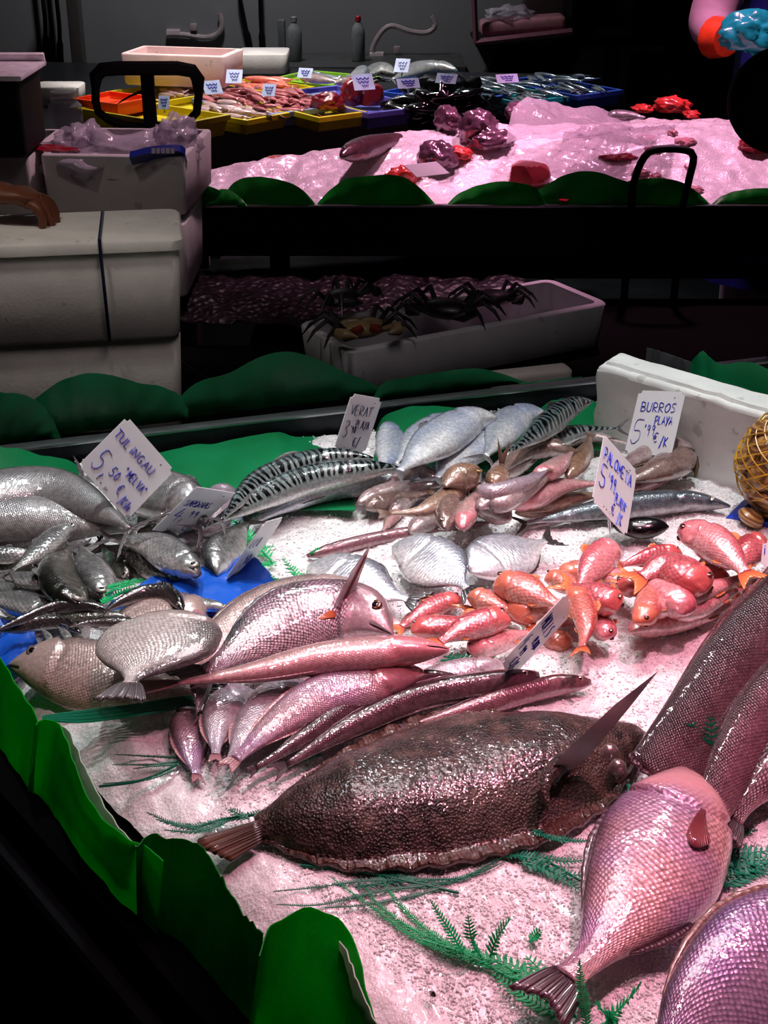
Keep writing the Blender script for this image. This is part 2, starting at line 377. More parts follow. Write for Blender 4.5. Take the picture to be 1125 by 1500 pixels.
    if eyes:
        ue, te, se = K['eye']; i = min(nu-2, max(1, int(round(ue*(nu-1))))); T, D, N = fr[i]
        at = interp(PROF[K['p']], 1, ue)*a; ww = interp(WPROF, 1, ue)*a*wr; th = te*PI
        for sg in (1, -1):
            nrm = (D*math.cos(th)/max(at, 1e-6)+N*sg*math.sin(th)/max(ww, 1e-6)).normalized()
            nrm = (nrm*.5+N*sg).normalized()
            c = sp_[i]+D*at*abs(math.cos(th))**.92*(1 if te < .5 else -1)+N*sg*ww*abs(math.sin(th))**.9*1.03
            A = T; B = nrm.cross(A).normalized(); A = B.cross(nrm); R = se*a; eo = None
            for nm, prof_, mt in (('eye', [(1.12, -.25), (1.02, .1), (.86, .18), (.5, .22), (.2, .23)], EYE[eye]), ('pupil', [(.56, .19), (.5, .25), (.25, .3)], pupil_m)):
                bm = bmesh.new(); prev = None
                for rr, hh in prof_:
                    ring = [bm.verts.new(c-base+A*math.cos(2*PI*k/14)*R*rr+B*math.sin(2*PI*k/14)*R*rr+nrm*R*hh) for k in range(14)]
                    if prev:
                        for k in range(14): bm.faces.new((prev[k], prev[(k+1) % 14], ring[(k+1) % 14], ring[k]))
                    prev = ring
                bm.faces.new(prev); bmesh.ops.recalc_face_normals(bm, faces=bm.faces)
                me = bpy.data.meshes.new(nm); bm.to_mesh(me); bm.free(); e = link(nm, me, mt); e.parent = eo or o; eo = e
    if mouth:
        um = .085; n = 7; b = MB(); ln = []
        for sg in (1, -1):
            q = []
            for k in range(n):
                u = um*(1-k/(n-1))+.004; i = u*(nu-1); i0 = int(i); T, D, N = fr[i0]; p0 = sp_[i0].lerp(sp_[min(nu-1, i0+1)], i-i0)
                ab = interp(PROF[K['p']], 2, u)*a; ww = interp(WPROF, 1, u)*a*wr
                q.append(p0-D*(ab*.32+.02*a*(1-k/n))+N*sg*ww*.93-base)
            b.tube(q, [a*.012+a*.016*math.sin(PI*(k+.5)/n) for k in range(n)], 6)
        mo = b.build('mouth', mouth_m); mo.parent = o
    FISH.append(o); return o
# ---------------------------------------------------------------- shared materials
def ice_mat(name, col, col2, fine=1.):
    m = NT(name); co = m.node('ShaderNodeTexCoord').outputs['Object']
    v = m.node('ShaderNodeTexVoronoi', {'Vector': co, 'Scale': 260*fine}, feature='F1'); v2 = m.node('ShaderNodeTexVoronoi', {'Vector': co, 'Scale': 520*fine}, feature='F1')
    c = m.mix(m.ramp(m.noise(co, 14, 4), [(.35, 0), (.65, 1.)]), col, col2)
    c = m.mix(m.math('MULTIPLY', m.ramp(v.outputs['Color'], [(.2, 0), (.9, 1.)]), .35), c, (1, 1, 1, 1))
    h = m.math('ADD', v.outputs['Distance'], m.math('MULTIPLY', v2.outputs['Distance'], .5))
    m.set(color=c, rough=m.ramp(v.outputs['Color'], [(0, .12), (1, .5)]), normal=m.bump(h, .55, .0014, m.bump(m.noise(co, 60, 4), .35, .004)), spec=.8, coat=.7, coat_rough=.12, sss=.35)
    m.b.inputs['Subsurface Radius'].default_value = (.006, .005, .005); m.b.inputs['Subsurface Scale'].default_value = 1.
    return m.m
ice_m = ice_mat('crushed_ice', 'dcd8d9', 'f0eced'); ice_far_m = ice_mat('packed_ice', 'e6dfe2', 'f4eef0', .8)
chip = NT('ice_chip'); co = chip.node('ShaderNodeTexCoord').outputs['Object']
chip.set(color=chip.mix(chip.noise(co, 90, 2), 'e2dfdf', 'ffffff'), rough=.05, spec=1., coat=1.); chip_m = chip.m
def plastic_sheet(name, c1, c2, tr=.45):
    m = NT(name); co = m.node('ShaderNodeTexCoord').outputs['Object']
    c = m.mix(m.ramp(m.noise(co, 9, 3), [(.3, 0), (.7, 1.)]), c1, c2)
    nb = m.bump(m.noise(co, 240, 2), .3, .001)
    m.set(color=c, rough=.38, normal=nb, spec=.4)
    t = m.node('ShaderNodeBsdfTranslucent', {'Color': c}); x = m.node('ShaderNodeMixShader', {0: tr, 1: m.b, 2: t})
    m.t.links.new(x.outputs[0], m.out.inputs[0]); return m.m
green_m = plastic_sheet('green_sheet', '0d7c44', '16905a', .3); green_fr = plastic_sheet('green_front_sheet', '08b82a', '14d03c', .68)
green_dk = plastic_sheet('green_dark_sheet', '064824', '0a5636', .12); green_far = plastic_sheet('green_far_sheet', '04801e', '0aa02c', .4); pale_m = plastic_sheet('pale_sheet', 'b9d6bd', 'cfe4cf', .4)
metal_m = simple('brushed_steel', '9a9ca0', .28, .9, 30, .1, .2, 60); black_m = simple('black_paint', '030303', .55, 0, 40, .2, spec=.2)
dark_m = simple('dark_steel', '23252a', .35, .6, 30, .2, .15, 40); void_m = simple('matt_black_board', '020202', .9, spec=.05)  # void_m is the plain matt black of the stall cabinet
def foam(name, c):
    m = NT(name); co = m.node('ShaderNodeTexCoord').outputs['Object']
    v = m.node('ShaderNodeTexVoronoi', {'Vector': co, 'Scale': 170}, feature='F1').outputs['Distance']
    n = m.noise(co, 12, 5); c2 = rgb(c)
    cc = m.mix(m.ramp(n, [(.35, 0), (.7, 1.)]), c, tuple(x*.82 for x in c2[:3])+(1,)); cc = m.mix(m.ramp(m.noise(co, 35, 3), [(.66, 0), (.72, .35)]), cc, '6a6458')
    m.set(color=cc, rough=.62, normal=m.bump(m.math('ADD', v, m.math('MULTIPLY', n, 1.5)), .16, .0015)); return m.m
foam_m = foam('polystyrene', 'e9e4da'); foam_far = foam('polystyrene_far', 'd8d2d0'); foam_ice = foam('polystyrene_wet', 'eceeea')
def PL(px, py, a, b):          # point on the vertical plane standing on the world line a-b
    n = Vector((-(b[1]-a[1]), b[0]-a[0], 0)); d = ray(px, py); t = n.dot(Vector((a[0], a[1], 0))-CAM)/n.dot(d); return CAM+d*t
# ---------------------------------------------------------------- structure
g = MB(); g.quad((-6, -2, 0), (6, -2, 0), (6, 9, 0), (-6, 9, 0))
tag(g.build('floor', simple('wet_floor', '1c1c1e', .3, 0, 6, .3, .2, 30)), kind='structure')
wall = NT('back_wall_paint'); co = wall.node('ShaderNodeTexCoord').outputs['Object']
wall.set(color=wall.mix(wall.noise(co, 3, 4), '6b6a6c', '7c7b7d'), rough=.5); 
b = MB(); b.box((-1.35, 6.45, 1.5), (4.9, .1, 3)); o = b.build('wall_back', wall.m, smooth=False); tag(o, kind='structure')
b = MB(); b.box((3.1, 6.6, 1.5), (4.2, .1, 3)); tag(b.build('wall_back_right', simple('dark_wall', '171314', .6), smooth=False), kind='structure')
b = MB(); b.box((1.02, 6.5, 1.5), (.06, .3, 3)); tag(b.build('trim_1', simple('dark_trim', '202022', .5), smooth=False), kind='structure')
b = MB(); b.box((0, 4, 3.05), (9, 7, .1)); tag(b.build('ceiling', simple('dark_ceiling', '0c0c0c', .8), smooth=False), kind='structure')
# ---------------------------------------------------------------- near stall
A0 = Vector((-.93, 2.03, 0)); A1 = Vector((.42, .36, 0)); B0 = Vector((-.93, 2.053, 0)); B1 = Vector((1.3, 2.763, 0))
def edge_l(t): return A1.lerp(A0, t)
stall = empty('fish_stall', (0.2, 1.6, 0)); tag(stall, 'black fish stall with a steel back rim under the nearest bed of ice', 'stall')
b = MB(); n_out = Vector((-.777, -.63, 0))
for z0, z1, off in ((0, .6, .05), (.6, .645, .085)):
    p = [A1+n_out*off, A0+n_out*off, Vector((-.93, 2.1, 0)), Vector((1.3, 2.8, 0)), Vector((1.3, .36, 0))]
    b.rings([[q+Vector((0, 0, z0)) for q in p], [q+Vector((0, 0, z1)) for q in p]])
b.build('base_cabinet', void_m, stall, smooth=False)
d = (B1-B0).normalized(); nb = Vector((-d.y, d.x, 0)); b = MB()
mid = (B0+B1)/2; R = Matrix.Rotation(math.atan2(d.y, d.x), 4, 'Z')
b.box(mid+nb*.012+Vector((0, 0, .68)), ((B1-B0).length, .02, .075), R, .002); b.build('back_rim', dark_m, stall)
b = MB(); b.box(mid+nb*.012+Vector((0, 0, .7195)), ((B1-B0).length, .026, .006), R, .002); b.build('rim_cap', metal_m, stall)
b = MB(); b.tube([A1+n_out*.1+Vector((0, 0, .58)), A0+n_out*.1+Vector((0, 0, .58))], .012, 8); b.build('bumper_rail', dark_m, stall)
# ice bed
nu, nv = 230, 260; V = []
for i in range(nu):
    t = (i/(nu-1)); L_ = edge_l(t); Rr = Vector((1.3, .36, 0)).lerp(Vector((1.3, 2.75, 0)), t)
    for j in range(nv):
        s = (j/(nv-1))**1.15; p = L_.lerp(Rr, s); dl = (p-L_).length
        h = ZB+.004+.010*fbm(p.x*7, p.y*7)+.004*nz(p.x*45, p.y*45)+.003*nz(p.x*120, p.y*120, 3)
        h -= .03*max(0, 1-dl/.07)**2
        V.append((p.x, p.y, h))
def ice_h(x, y): return ZB+.004+.010*fbm(x*7, y*7)+.004*nz(x*45, y*45)
ice = link('ice_bed', grid_mesh('ice_bed', V, nu, nv), ice_m); tag(ice, 'nearest bed of crushed ice holding the display of whole fish', 'ice', kind='stuff')
# loose chips over the bed: one uncountable mass
def chips(name, n, sampler, smin, smax, mat, parent):
    rs = np.random.RandomState(3); base = np.array([(1, 0, 0), (-1, 0, 0), (0, 1, 0), (0, -1, 0), (0, 0, 1), (0, 0, -1)], float)
    F = np.array([(0, 2, 4), (2, 1, 4), (1, 3, 4), (3, 0, 4), (2, 0, 5), (1, 2, 5), (3, 1, 5), (0, 3, 5)])
    q = rs.normal(size=(n, 4)); q /= np.linalg.norm(q, axis=1)[:, None]; w_, x, y, z = q.T
    Rm = np.stack([1-2*(y*y+z*z), 2*(x*y-z*w_), 2*(x*z+y*w_), 2*(x*y+z*w_), 1-2*(x*x+z*z), 2*(y*z-x*w_), 2*(x*z-y*w_), 2*(y*z+x*w_), 1-2*(x*x+y*y)], 1).reshape(n, 3, 3)
    sc = rs.uniform(smin, smax, (n, 1, 1))*rs.uniform(.45, 1.1, (n, 6, 1)); pos = np.array([sampler(rs) for _ in range(n)])
    V = np.einsum('nij,kj->nki', Rm, base)*sc+pos[:, None, :]; V = V.reshape(-1, 3)
    FF = (F[None]+6*np.arange(n)[:, None, None]).reshape(-1, 3)
    me = bpy.data.meshes.new(name); me.vertices.add(len(V)); me.vertices.foreach_set('co', V.ravel()); me.loops.add(FF.size); me.loops.foreach_set('vertex_index', FF.ravel())
    me.polygons.add(len(FF)); me.polygons.foreach_set('loop_start', np.arange(0, FF.size, 3)); me.update(); me.validate()
    o = link(name, me, mat, parent, smooth=False); o['kind'] = 'stuff'; return o
def samp(rs):
    while 1:
        px, py = rs.uniform(0, 1180), rs.uniform(600, 1540); p = P(px, py, ZB)
        e = (A0-A1).normalized(); dl = -(p-A1).dot(n_out)
        db = (B0-Vector((p.x, p.y, 0))).dot(nb)
        if dl > .012 and db > .01: return (p.x, p.y, ice_h(p.x, p.y)-.03*max(0, 1-dl/.09)**2)
chips('ice_chips', 60000, samp, .0012, .0034, chip_m, ice)
# ---------------------------------------------------------------- green sheets
def sheet_obj(name, tops, bases, mat, label, group=None, bulge=.01, th=.0012, rows=7, cat='edging sheet', n=40, bd=(0, -1, 0), jag=0):
    T = catmull(tops, n); B = catmull(bases, n); G = []
    for i in range(rows):
        f = i/(rows-1)
        G.append([B[j].lerp(T[j], f)+Vector(bd)*bulge*math.sin(PI*f)+Vector((0, 0, jag*nz(j*.9, 0, len(COL.objects))*f))+Vector(bd)*.004*nz(j*.35, f*2, 5) for j in range(n)])
    b = MB(); b.sheet(G, th); o = b.build(name, mat); return tag(o, label, cat, group)
LP = (A1, A0)
def px_sheet(tops, bases, zt, zb_, mat, label, **k):
    return sheet_obj('green_edging_sheet', [P(x, y, zt) for x, y in tops], [P(x, y, zb_) for x, y in bases], mat, label, **k)
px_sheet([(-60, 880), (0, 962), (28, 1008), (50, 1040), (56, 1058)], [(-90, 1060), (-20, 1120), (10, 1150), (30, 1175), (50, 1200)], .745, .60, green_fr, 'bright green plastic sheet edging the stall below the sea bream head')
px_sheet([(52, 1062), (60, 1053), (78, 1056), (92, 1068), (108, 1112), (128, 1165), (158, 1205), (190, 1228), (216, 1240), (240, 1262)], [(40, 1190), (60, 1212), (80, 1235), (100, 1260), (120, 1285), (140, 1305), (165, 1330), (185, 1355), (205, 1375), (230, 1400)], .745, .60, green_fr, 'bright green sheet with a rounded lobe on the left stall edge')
px_sheet([(200, 1240), (222, 1222), (262, 1230), (292, 1236), (312, 1262), (335, 1302), (360, 1340), (386, 1368)], [(205, 1375), (230, 1400), (255, 1425), (280, 1450), (305, 1475), (330, 1500), (350, 1520), (370, 1540)], .75, .60, plastic_sheet('green_shaded_sheet', '057a20', '0a9a30', .5), 'shaded green ragged sheet under the tail of the brown flatfish', jag=.006)  # same plastic as the front sheets, its shade put into a darker green
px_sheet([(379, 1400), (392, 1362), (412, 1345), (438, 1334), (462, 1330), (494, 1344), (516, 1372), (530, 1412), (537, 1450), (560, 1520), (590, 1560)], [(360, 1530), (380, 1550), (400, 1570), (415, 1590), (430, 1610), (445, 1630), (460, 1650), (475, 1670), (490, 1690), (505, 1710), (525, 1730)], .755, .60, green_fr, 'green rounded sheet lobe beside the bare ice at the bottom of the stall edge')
px_sheet([(498, 1378), (508, 1392), (526, 1440), (548, 1490), (575, 1540)], [(500, 1385), (504, 1420), (512, 1460), (528, 1510), (552, 1560)], .757, .70, pale_m, 'pale curled back of a sheet standing on the ice edge')
px_sheet([(86, 1060), (102, 1072), (128, 1130), (160, 1190), (200, 1240)], [(96, 1075), (106, 1110), (130, 1170), (165, 1220), (205, 1250)], .742, .70, pale_m, 'pale folded strip inside the left green sheet')
bo = -nb*.03
def back_sheet(tops, zb_, mat, label, off, by=None, **k):
    a = B0+nb*off; c = B1+nb*off; T = [PL(x, y, a, c) for x, y in tops]; Bs = [Vector((p.x, p.y, zb_)) for p in T] if by is None else [P(x, by, ZB+.018) for x, y in tops]
    return sheet_obj('green_edging_sheet', T, Bs, mat, label, bulge=.006, **k)
back_sheet([(-60, 640), (0, 655), (30, 658), (60, 668), (90, 672), (122, 686), (135, 700)], .69, green_m, 'textured green sheet behind the big grey tunas', -.03, 730)
back_sheet([(205, 668), (240, 663), (278, 653), (310, 651), (360, 641), (405, 634), (430, 640), (470, 642), (500, 655), (520, 668)], .69, green_m, 'green sheet between the diamond tag and the narrow upright tag', -.02, 748)
back_sheet([(548, 640), (562, 612), (590, 599), (625, 595), (665, 598), (712, 604), (745, 600), (770, 606), (795, 615)], .69, green_m, 'green sheet behind the silver mackerels at the back rim', -.02, 690)
back_sheet([(785, 612), (800, 592), (830, 584), (868, 588), (890, 600)], .69, green_m, 'small green sheet beside the end of the polystyrene slab', -.03, 660)
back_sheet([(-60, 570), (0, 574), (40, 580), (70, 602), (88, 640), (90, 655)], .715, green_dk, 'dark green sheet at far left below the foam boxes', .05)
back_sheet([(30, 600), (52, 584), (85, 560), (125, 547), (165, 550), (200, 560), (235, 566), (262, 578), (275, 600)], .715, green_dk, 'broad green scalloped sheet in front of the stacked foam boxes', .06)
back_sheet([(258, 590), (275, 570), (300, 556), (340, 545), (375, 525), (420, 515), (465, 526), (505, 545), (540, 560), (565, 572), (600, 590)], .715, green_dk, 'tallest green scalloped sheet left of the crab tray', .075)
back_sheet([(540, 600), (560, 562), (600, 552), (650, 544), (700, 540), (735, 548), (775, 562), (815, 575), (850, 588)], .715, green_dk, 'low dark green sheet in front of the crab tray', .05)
# ---------------------------------------------------------------- polystyrene slab on the right
s0 = P(874, 530, .832); s1 = P(1125, 606, .832); s0.z = s1.z = ZB; dd = (s1-s0).normalized(); nn = Vector((-dd.y, dd.x, 0)); b = MB()
Rs = Matrix.Rotation(math.atan2(dd.y, dd.x), 4, 'Z'); ln = .75
b.box(s0+dd*(ln/2)+nn*.035+Vector((0, 0, .072)), (ln, .07, .165), Rs, .01, 3)
bmesh.ops.subdivide_edges(b.bm, edges=[e for e in b.bm.edges if e.calc_length() > .05], cuts=24, use_grid_fill=True)
for v in b.bm.verts: v.co += Vector((nz(v.co.x*30, v.co.y*30, v.co.z*30), nz(v.co.z*30, v.co.x*30, 5), nz(v.co.y*30, v.co.z*30, 9)))*.004
for v in b.bm.verts:
    if v.co.z > ZB+.14 and (v.co-s0).dot(nn) < .012: v.co.z -= .006
slab = b.build('polystyrene_slab', foam_ice); tag(slab, 'long rough white polystyrene slab standing on the ice at the right', 'polystyrene slab')
a = s0+nn*.13; c = s1+nn*.13
T = [PL(x, y, a, c) for x, y in [(1000, 545), (1012, 532), (1028, 514), (1040, 524), (1058, 534), (1085, 530), (1110, 534), (1140, 548), (1180, 560)]]
sheet_obj('green_edging_sheet', T, [Vector((p.x, p.y, .69)) for p in T], green_m, 'green jagged sheet behind the polystyrene slab', bulge=.01)
T = [PL(x, y, a-nn*.03, c-nn*.03) for x, y in [(948, 509), (975, 517), (1012, 530)]]
sheet_obj('clear_plastic_strip', T, [Vector((p.x, p.y, .69)) for p in T], plastic_sheet('smoky_plastic', '4a4c50', '6a6c70', .4), 'smoky clear plastic strip behind the polystyrene slab', cat='plastic strip', bulge=.002)
# ---------------------------------------------------------------- fish skins
M_tuna = skin('tuna_skin', '2c2d32', '8f8c8e', 'b8b4b0', .003, .12, .5, .5, .3, .26, .55, '5f5e60', .4, 45)
M_sard = skin('sardine_skin', '2f3335', '8f9190', 'e2e0dc', .005, .35, .6, .65, .24, .3, .55, '1d2022', .35, 50)
M_sard2 = skin('dark_sardine_skin', '23241f', '6d6c62', 'c9c5b8', .005, .5, .8, .55, .26, .45, .7, '15160f', .4, 60)
M_ancho = skin('anchovy_skin', '1c1819', '4d4344', 'd8d2d0', .004, .2, .4, .45, .25, .45, .66)
M_mack = skin('mackerel_skin', '586a6c', '98a2a0', 'e6e8e6', .0025, .06, .25, .5, .24, .5, .7, stripes=('080c0e', 27, 1.6), gloss=.9)
M_mack_s = skin('mackerel_silver', '34444c', 'b4bcc6', 'eef0f2', .003, .08, .3, .6, .24, .12, .4, iri='8fa4d0', gloss=.9)
M_horse = skin('dark_mackerel_skin', '1d2426', '55606a', 'a6a8ac', .0025, .1, .3, .6, .25, .3, .6, mottle='14181a', mamt=.5)
M_bream = skin('bream_skin', '2e262c', 'cdb4bc', 'e0bcc2', .0046, 1., .9, .35, .3, .42, .6, head='c49ea2', headmix=.5, iri='dca8c0', gspot=(.25, .3))
M_breamg = skin('grey_bream_skin', '6a5c58', 'b8a09a', 'dcb6ae', .0036, .35, .5, .3, .3, .25, .5, head='b49c94', headmix=.4)
M_ring = skin('silver_bream_skin', '7b7775', 'e4dcd6', 'd8c8c0', .004, .45, .6, .4, .28, .4, .7, head='a28e88')
M_hakep = skin('pink_hake_skin', '7f746e', 'b48e8c', 'd49a9e', .003, .1, .3, .2, .3, .25, .5, head='d86f7c', headmix=.55)
M_whit = skin('whiting_skin', '75656a', 'a8989e', 'c4b0b4', .003, .3, .5, .35, .28, .25, .6, iri='a090a8')
M_whit2 = skin('purple_whiting_skin', '70545c', 'a8868f', 'c49aa4', .003, .35, .6, .35, .26, .25, .55, head='9a4a50', iri='a37fb0')
M_ling = skin('dark_ling_skin', '38242a', '6e4b55', '96727a', .003, .15, .5, .3, .25, .4, .66, mottle='2a181c', mamt=.5, gloss=1.)
M_ling2 = skin('pink_ling_skin', '5d3a40', '90626a', 'b07c84', .003, .15, .5, .25, .26, .3, .6, mottle='4a2a30', mamt=.4, gloss=1.)
M_pom = skin('pomfret_skin', '56646c', 'c2c6ca', 'eef0ee', .004, .12, .45, .6, .25, .28, .52, iri='8a98a8', rows=.5)
M_mul = skin('mullet_skin', 'b8404a', 'd8767a', 'ecb8b0', .0055, .35, .6, .12, .3, .42, .8, head='d0605a', mottle='a82c40', mamt=.5, mscale=45, gloss=.9)
M_mul2 = skin('orange_mullet_skin', 'bc4a4c', 'da8278', 'ecc0ae', .0055, .3, .6, .12, .3, .36, .7, head='d87858', mottle='cf7050', mamt=.45, mscale=34, gloss=.9)
M_mulp = skin('pale_mullet_skin', 'cc6670', 'e49a9c', 'f2ccc8', .0055, .2, .5, .12, .26, .4, .7, mottle='c84a5c', mamt=.35, mscale=26, gloss=.9)
M_bur = skin('brown_whiting_skin', '5f4a44', '8a7068', 'b09a92', .003, .08, .35, .2, .26, .3, .6, mottle='5a3c34', mamt=.4, mscale=40, gloss=1.)
M_burp = skin('pinkish_squid_skin', '7c6664', 'a89090', 'c8b6b4', .003, .05, .3, .2, .24, .25, .55, mottle='74545a', mamt=.4, mscale=40, gloss=1.)
M_buro = skin('tawny_gurnard_skin', '6c5244', '94745f', 'b89a88', .003, .08, .35, .15, .28, .3, .6, mottle='5e3e2a', mamt=.4, mscale=40, gloss=1.)
M_croak = skin('pink_croaker_skin', '6d5266', 'd0a4ae', 'f0bcb8', .0052, .6, .8, .3, .3, .22, .42, head='eab0b0', headmix=.85, iri='b090c8')
M_corn = skin('purple_croaker_skin', '6a5a70', 'b8a0be', 'd8b8c4', .0046, .5, .8, .35, .28, .2, .7, iri='8a68b8')
M_grp = skin('dark_grouper_skin', '38242c', '644048', '805a62', .004, .3, .9, .2, .3, .4, .8, mottle='2c181e', mamt=.5, mscale=26, gloss=1.)
M_grp2 = skin('grouper_tail_skin', '4e3038', '80545e', '986a74', .004, .45, .9, .2, .3, .4, .8, mottle='3a2028', mamt=.4, mscale=26, gloss=1.)
M_sea = skin('scaly_bass_skin', '241a1e', '7a4c58', 'c08890', .0065, .8, 1., .3, .26, .3, .6, gloss=1.)
Fg = finmat('grey_fin', '4a4648', '6e686a'); Fd = finmat('dark_fin', '1c1818', '302828'); Fp = finmat('pink_fin', 'a06c70', 'c09094'); Fo = finmat('orange_fin', 'd8603a', 'e89050')
Fb = finmat('brown_fin', '6a4c40', '8a6c5c'); Fu = finmat('purple_fin', '3a262e', '5a3c46'); Fr = finmat('reddish_fin', '7a3038', 'a04a50')
# ================================================================ left back: tunas
GT = 'large tunas at the back left'
fish('tuna', [(-130, 770), (-20, 735), (70, 722), (140, 745), (190, 775)], 82, 'u', 25, M_tuna, Fg, 'big grey tuna lying behind, its back ridge highest at far left', 'tuna', 'tuna', .055, wfac=.75)
fish('tuna', [(-150, 775), (-40, 765), (60, 762), (130, 768), (196, 778)], 88, 'u', 20, M_tuna, Fg, 'big grey tuna in front, its tail pinched beside the diamond tag', 'tuna', 'tuna', .03, wfac=.75)
fish('tuna', [(300, 760), (262, 735), (215, 720), (165, 705), (120, 700)], 78, 'u', 20, M_tuna, Fg, 'tuna head seen between the diamond tag and the sardine tag', 'tuna', 'tuna', .03, wfac=.8)
fish('slender', [(330, 715), (322, 745), (300, 770), (262, 790)], 60, 'l', 10, M_whit, Fp, 'pinkish fish back under the sardine tag', lift=.01, eyes=False)
# sardines
s = lambda pts, w_, side, roll, m, lab, lift=.0, f=Fg, **k: fish('sardine', pts, w_, side, roll, m, f, lab, 'sardine', 'sardine', lift, **k)
s([(118, 772), (88, 782), (60, 806), (18, 836)], 34, 'l', 15, M_sard, 'curved silver sardine on top of the pile, tail pointing down left', .055)
s([(122, 892), (98, 868), (88, 835), (102, 800)], 66, 'l', 30, M_sard2, 'fat dark speckled sardine head down beside the fern', .035, wfac=.5)
s([(155, 878), (142, 850), (128, 822), (118, 800)], 52, 'l', 10, M_sard, 'sardine with a bright yellowish belly, head down by the fern', .035)
s([(290, 842), (258, 820), (222, 797), (160, 790)], 50, 'u', 15, M_sard, 'plump silver sardine crossing right to the blue sheet', .045)
s([(262, 850), (230, 832), (196, 812), (150, 800)], 44, 'u', 45, M_sard2, 'dark sardine lying just below the plump silver one', .02)
s([(-20, 790), (15, 792), (45, 792), (72, 790)], 26, 'u', 50, M_sard2, 'dark sardine back along the left frame edge', .03)
s([(-30, 812), (0, 813), (30, 812), (60, 806)], 28, 'u', 35, M_sard, 'second sardine down along the left frame edge', .03)
s([(74, 860), (50, 852), (25, 847), (-5, 842)], 26, 'u', 20, M_sard, 'small sardine with a yellow cheek under the curved one', .05)
s([(85, 900), (50, 890), (10, 878), (-30, 872)], 40, 'u', 10, M_sard, 'pale silver sardine low at the left edge', .025)
s([(70, 880), (40, 868), (10, 858), (-30, 850)], 34, 'u', 15, M_sard, 'silver sardine wedged behind the pale one at the left edge', .02)
s([(60, 838), (30, 830), (0, 828), (-30, 826)], 28, 'u', 50, M_sard2, 'dark sardine under the curved one at the left edge', .015)
s([(268, 800), (235, 786), (200, 780), (150, 785)], 30, 'u', 60, M_sard2, 'dark thin sardine tail under the tags', .03)
s([(190, 850), (175, 835), (165, 820), (150, 805)], 40, 'r', 50, M_sard2, 'dark sardine in the gap behind the bright-bellied one', .0)
s([(310, 800), (280, 795), (245, 790), (205, 800)], 30, 'u', 20, M_sard, 'silver sardine sliver right of the sardine tag foot', .015)
# anchovies
a_ = lambda pts, w_, side, roll, m, lab, lift=.0, **k: fish('slender', pts, w_, side, roll, m, Fd, lab, 'anchovy', 'anchovy', lift, **k)
a_([(158, 893), (125, 888), (80, 890), (40, 905), (-10, 925)], 20, 'u', 60, M_ancho, 'dark anchovy arched over the others at left', .05)
a_([(118, 928), (95, 912), (60, 912), (20, 920), (-30, 924)], 22, 'u', 55, M_ancho, 'dark anchovy with its head by the sea bream back', .04)
a_([(268, 895), (250, 872), (215, 868), (180, 880), (150, 898)], 26, 'u', 50, M_ancho, 'dark anchovy arched at the edge of the blue sheet', .045)
a_([(338, 895), (312, 888), (285, 886), (240, 896), (190, 900)], 20, 'u', 10, M_sard, 'small silver fish heading right on the blue sheet', .03)
a_([(280, 915), (240, 905), (200, 895), (160, 896)], 24, 'u', 0, M_sard, 'silver anchovy across the back of the silver bream', .03)
a_([(90, 900), (60, 902), (30, 912), (0, 928)], 18, 'u', 50, M_ancho, 'dark thin anchovy between the two left ones', .02)
a_([(215, 915), (175, 912), (135, 912), (100, 918)], 18, 'u', 30, M_ancho, 'dark thin anchovy over the sea bream back', .05)
a_([(190, 905), (150, 903), (110, 904), (75, 906)], 18, 'u', 20, M_sard2, 'grey anchovy parallel to the dark thin one', .04)
a_([(78, 948), (72, 938), (66, 928), (60, 920)], 14, 'l', 0, M_sard, 'tiny silver fish tip pointing down, left one of a pair', .05)
a_([(102, 946), (98, 936), (92, 926), (84, 918)], 16, 'l', 0, M_sard, 'tiny silver fish tip pointing down, right one of a pair', .05)
# breams
fish('bream', [(12, 975), (90, 985), (170, 1000), (250, 1008), (300, 1008)], 108, 'u', 32, M_breamg, Fg, 'grey-pink sea bream at far left with its head to the left', 'sea bream', 'sea_bream', .0, 'dull', mouth=True, wfac=.5)
fish('bream', [(300, 925), (250, 915), (200, 935), (180, 965)], 100, 'u', 10, M_breamg, Fg, 'grey bream half hidden under the round silver one', 'sea bream', 'sea_bream', .0, eyes=False)
fish('round', [(262, 898), (246, 925), (222, 952), (200, 985), (190, 1002)], 150, 'r', 4, M_ring, Fg, 'round silver bream on top with its tail towards the viewer', 'sea bream', 'round_bream', .085, wfac=.26, caud=(.5, .42, .15), eyes=False, pect=False, dors=False)
fish('slender', [(306, 910), (285, 912), (262, 925), (240, 940)], 40, 'u', 0, M_hakep, Fp, 'pink fish head poking out behind the round bream', lift=.03, eyes=False)
fish('bream', [(575, 930), (520, 905), (450, 905), (380, 935), (300, 985)], 108, 'u', 28, M_bream, Fg, 'gilt-head bream with a dark gill patch and rows of silver scales', 'sea bream', 'gilt_head_bream', .035, 'red', mouth=True, wfac=.5, res=(96, 44), pect=True, pmat=Fo, pl=1.7)
fish('bream', [(560, 890), (470, 880), (390, 905), (300, 955), (250, 990)], 90, 'u', 20, M_breamg, Fb, 'pinkish grey bream lying behind the gilt-head', 'sea bream', 'sea_bream', .005, eyes=False)
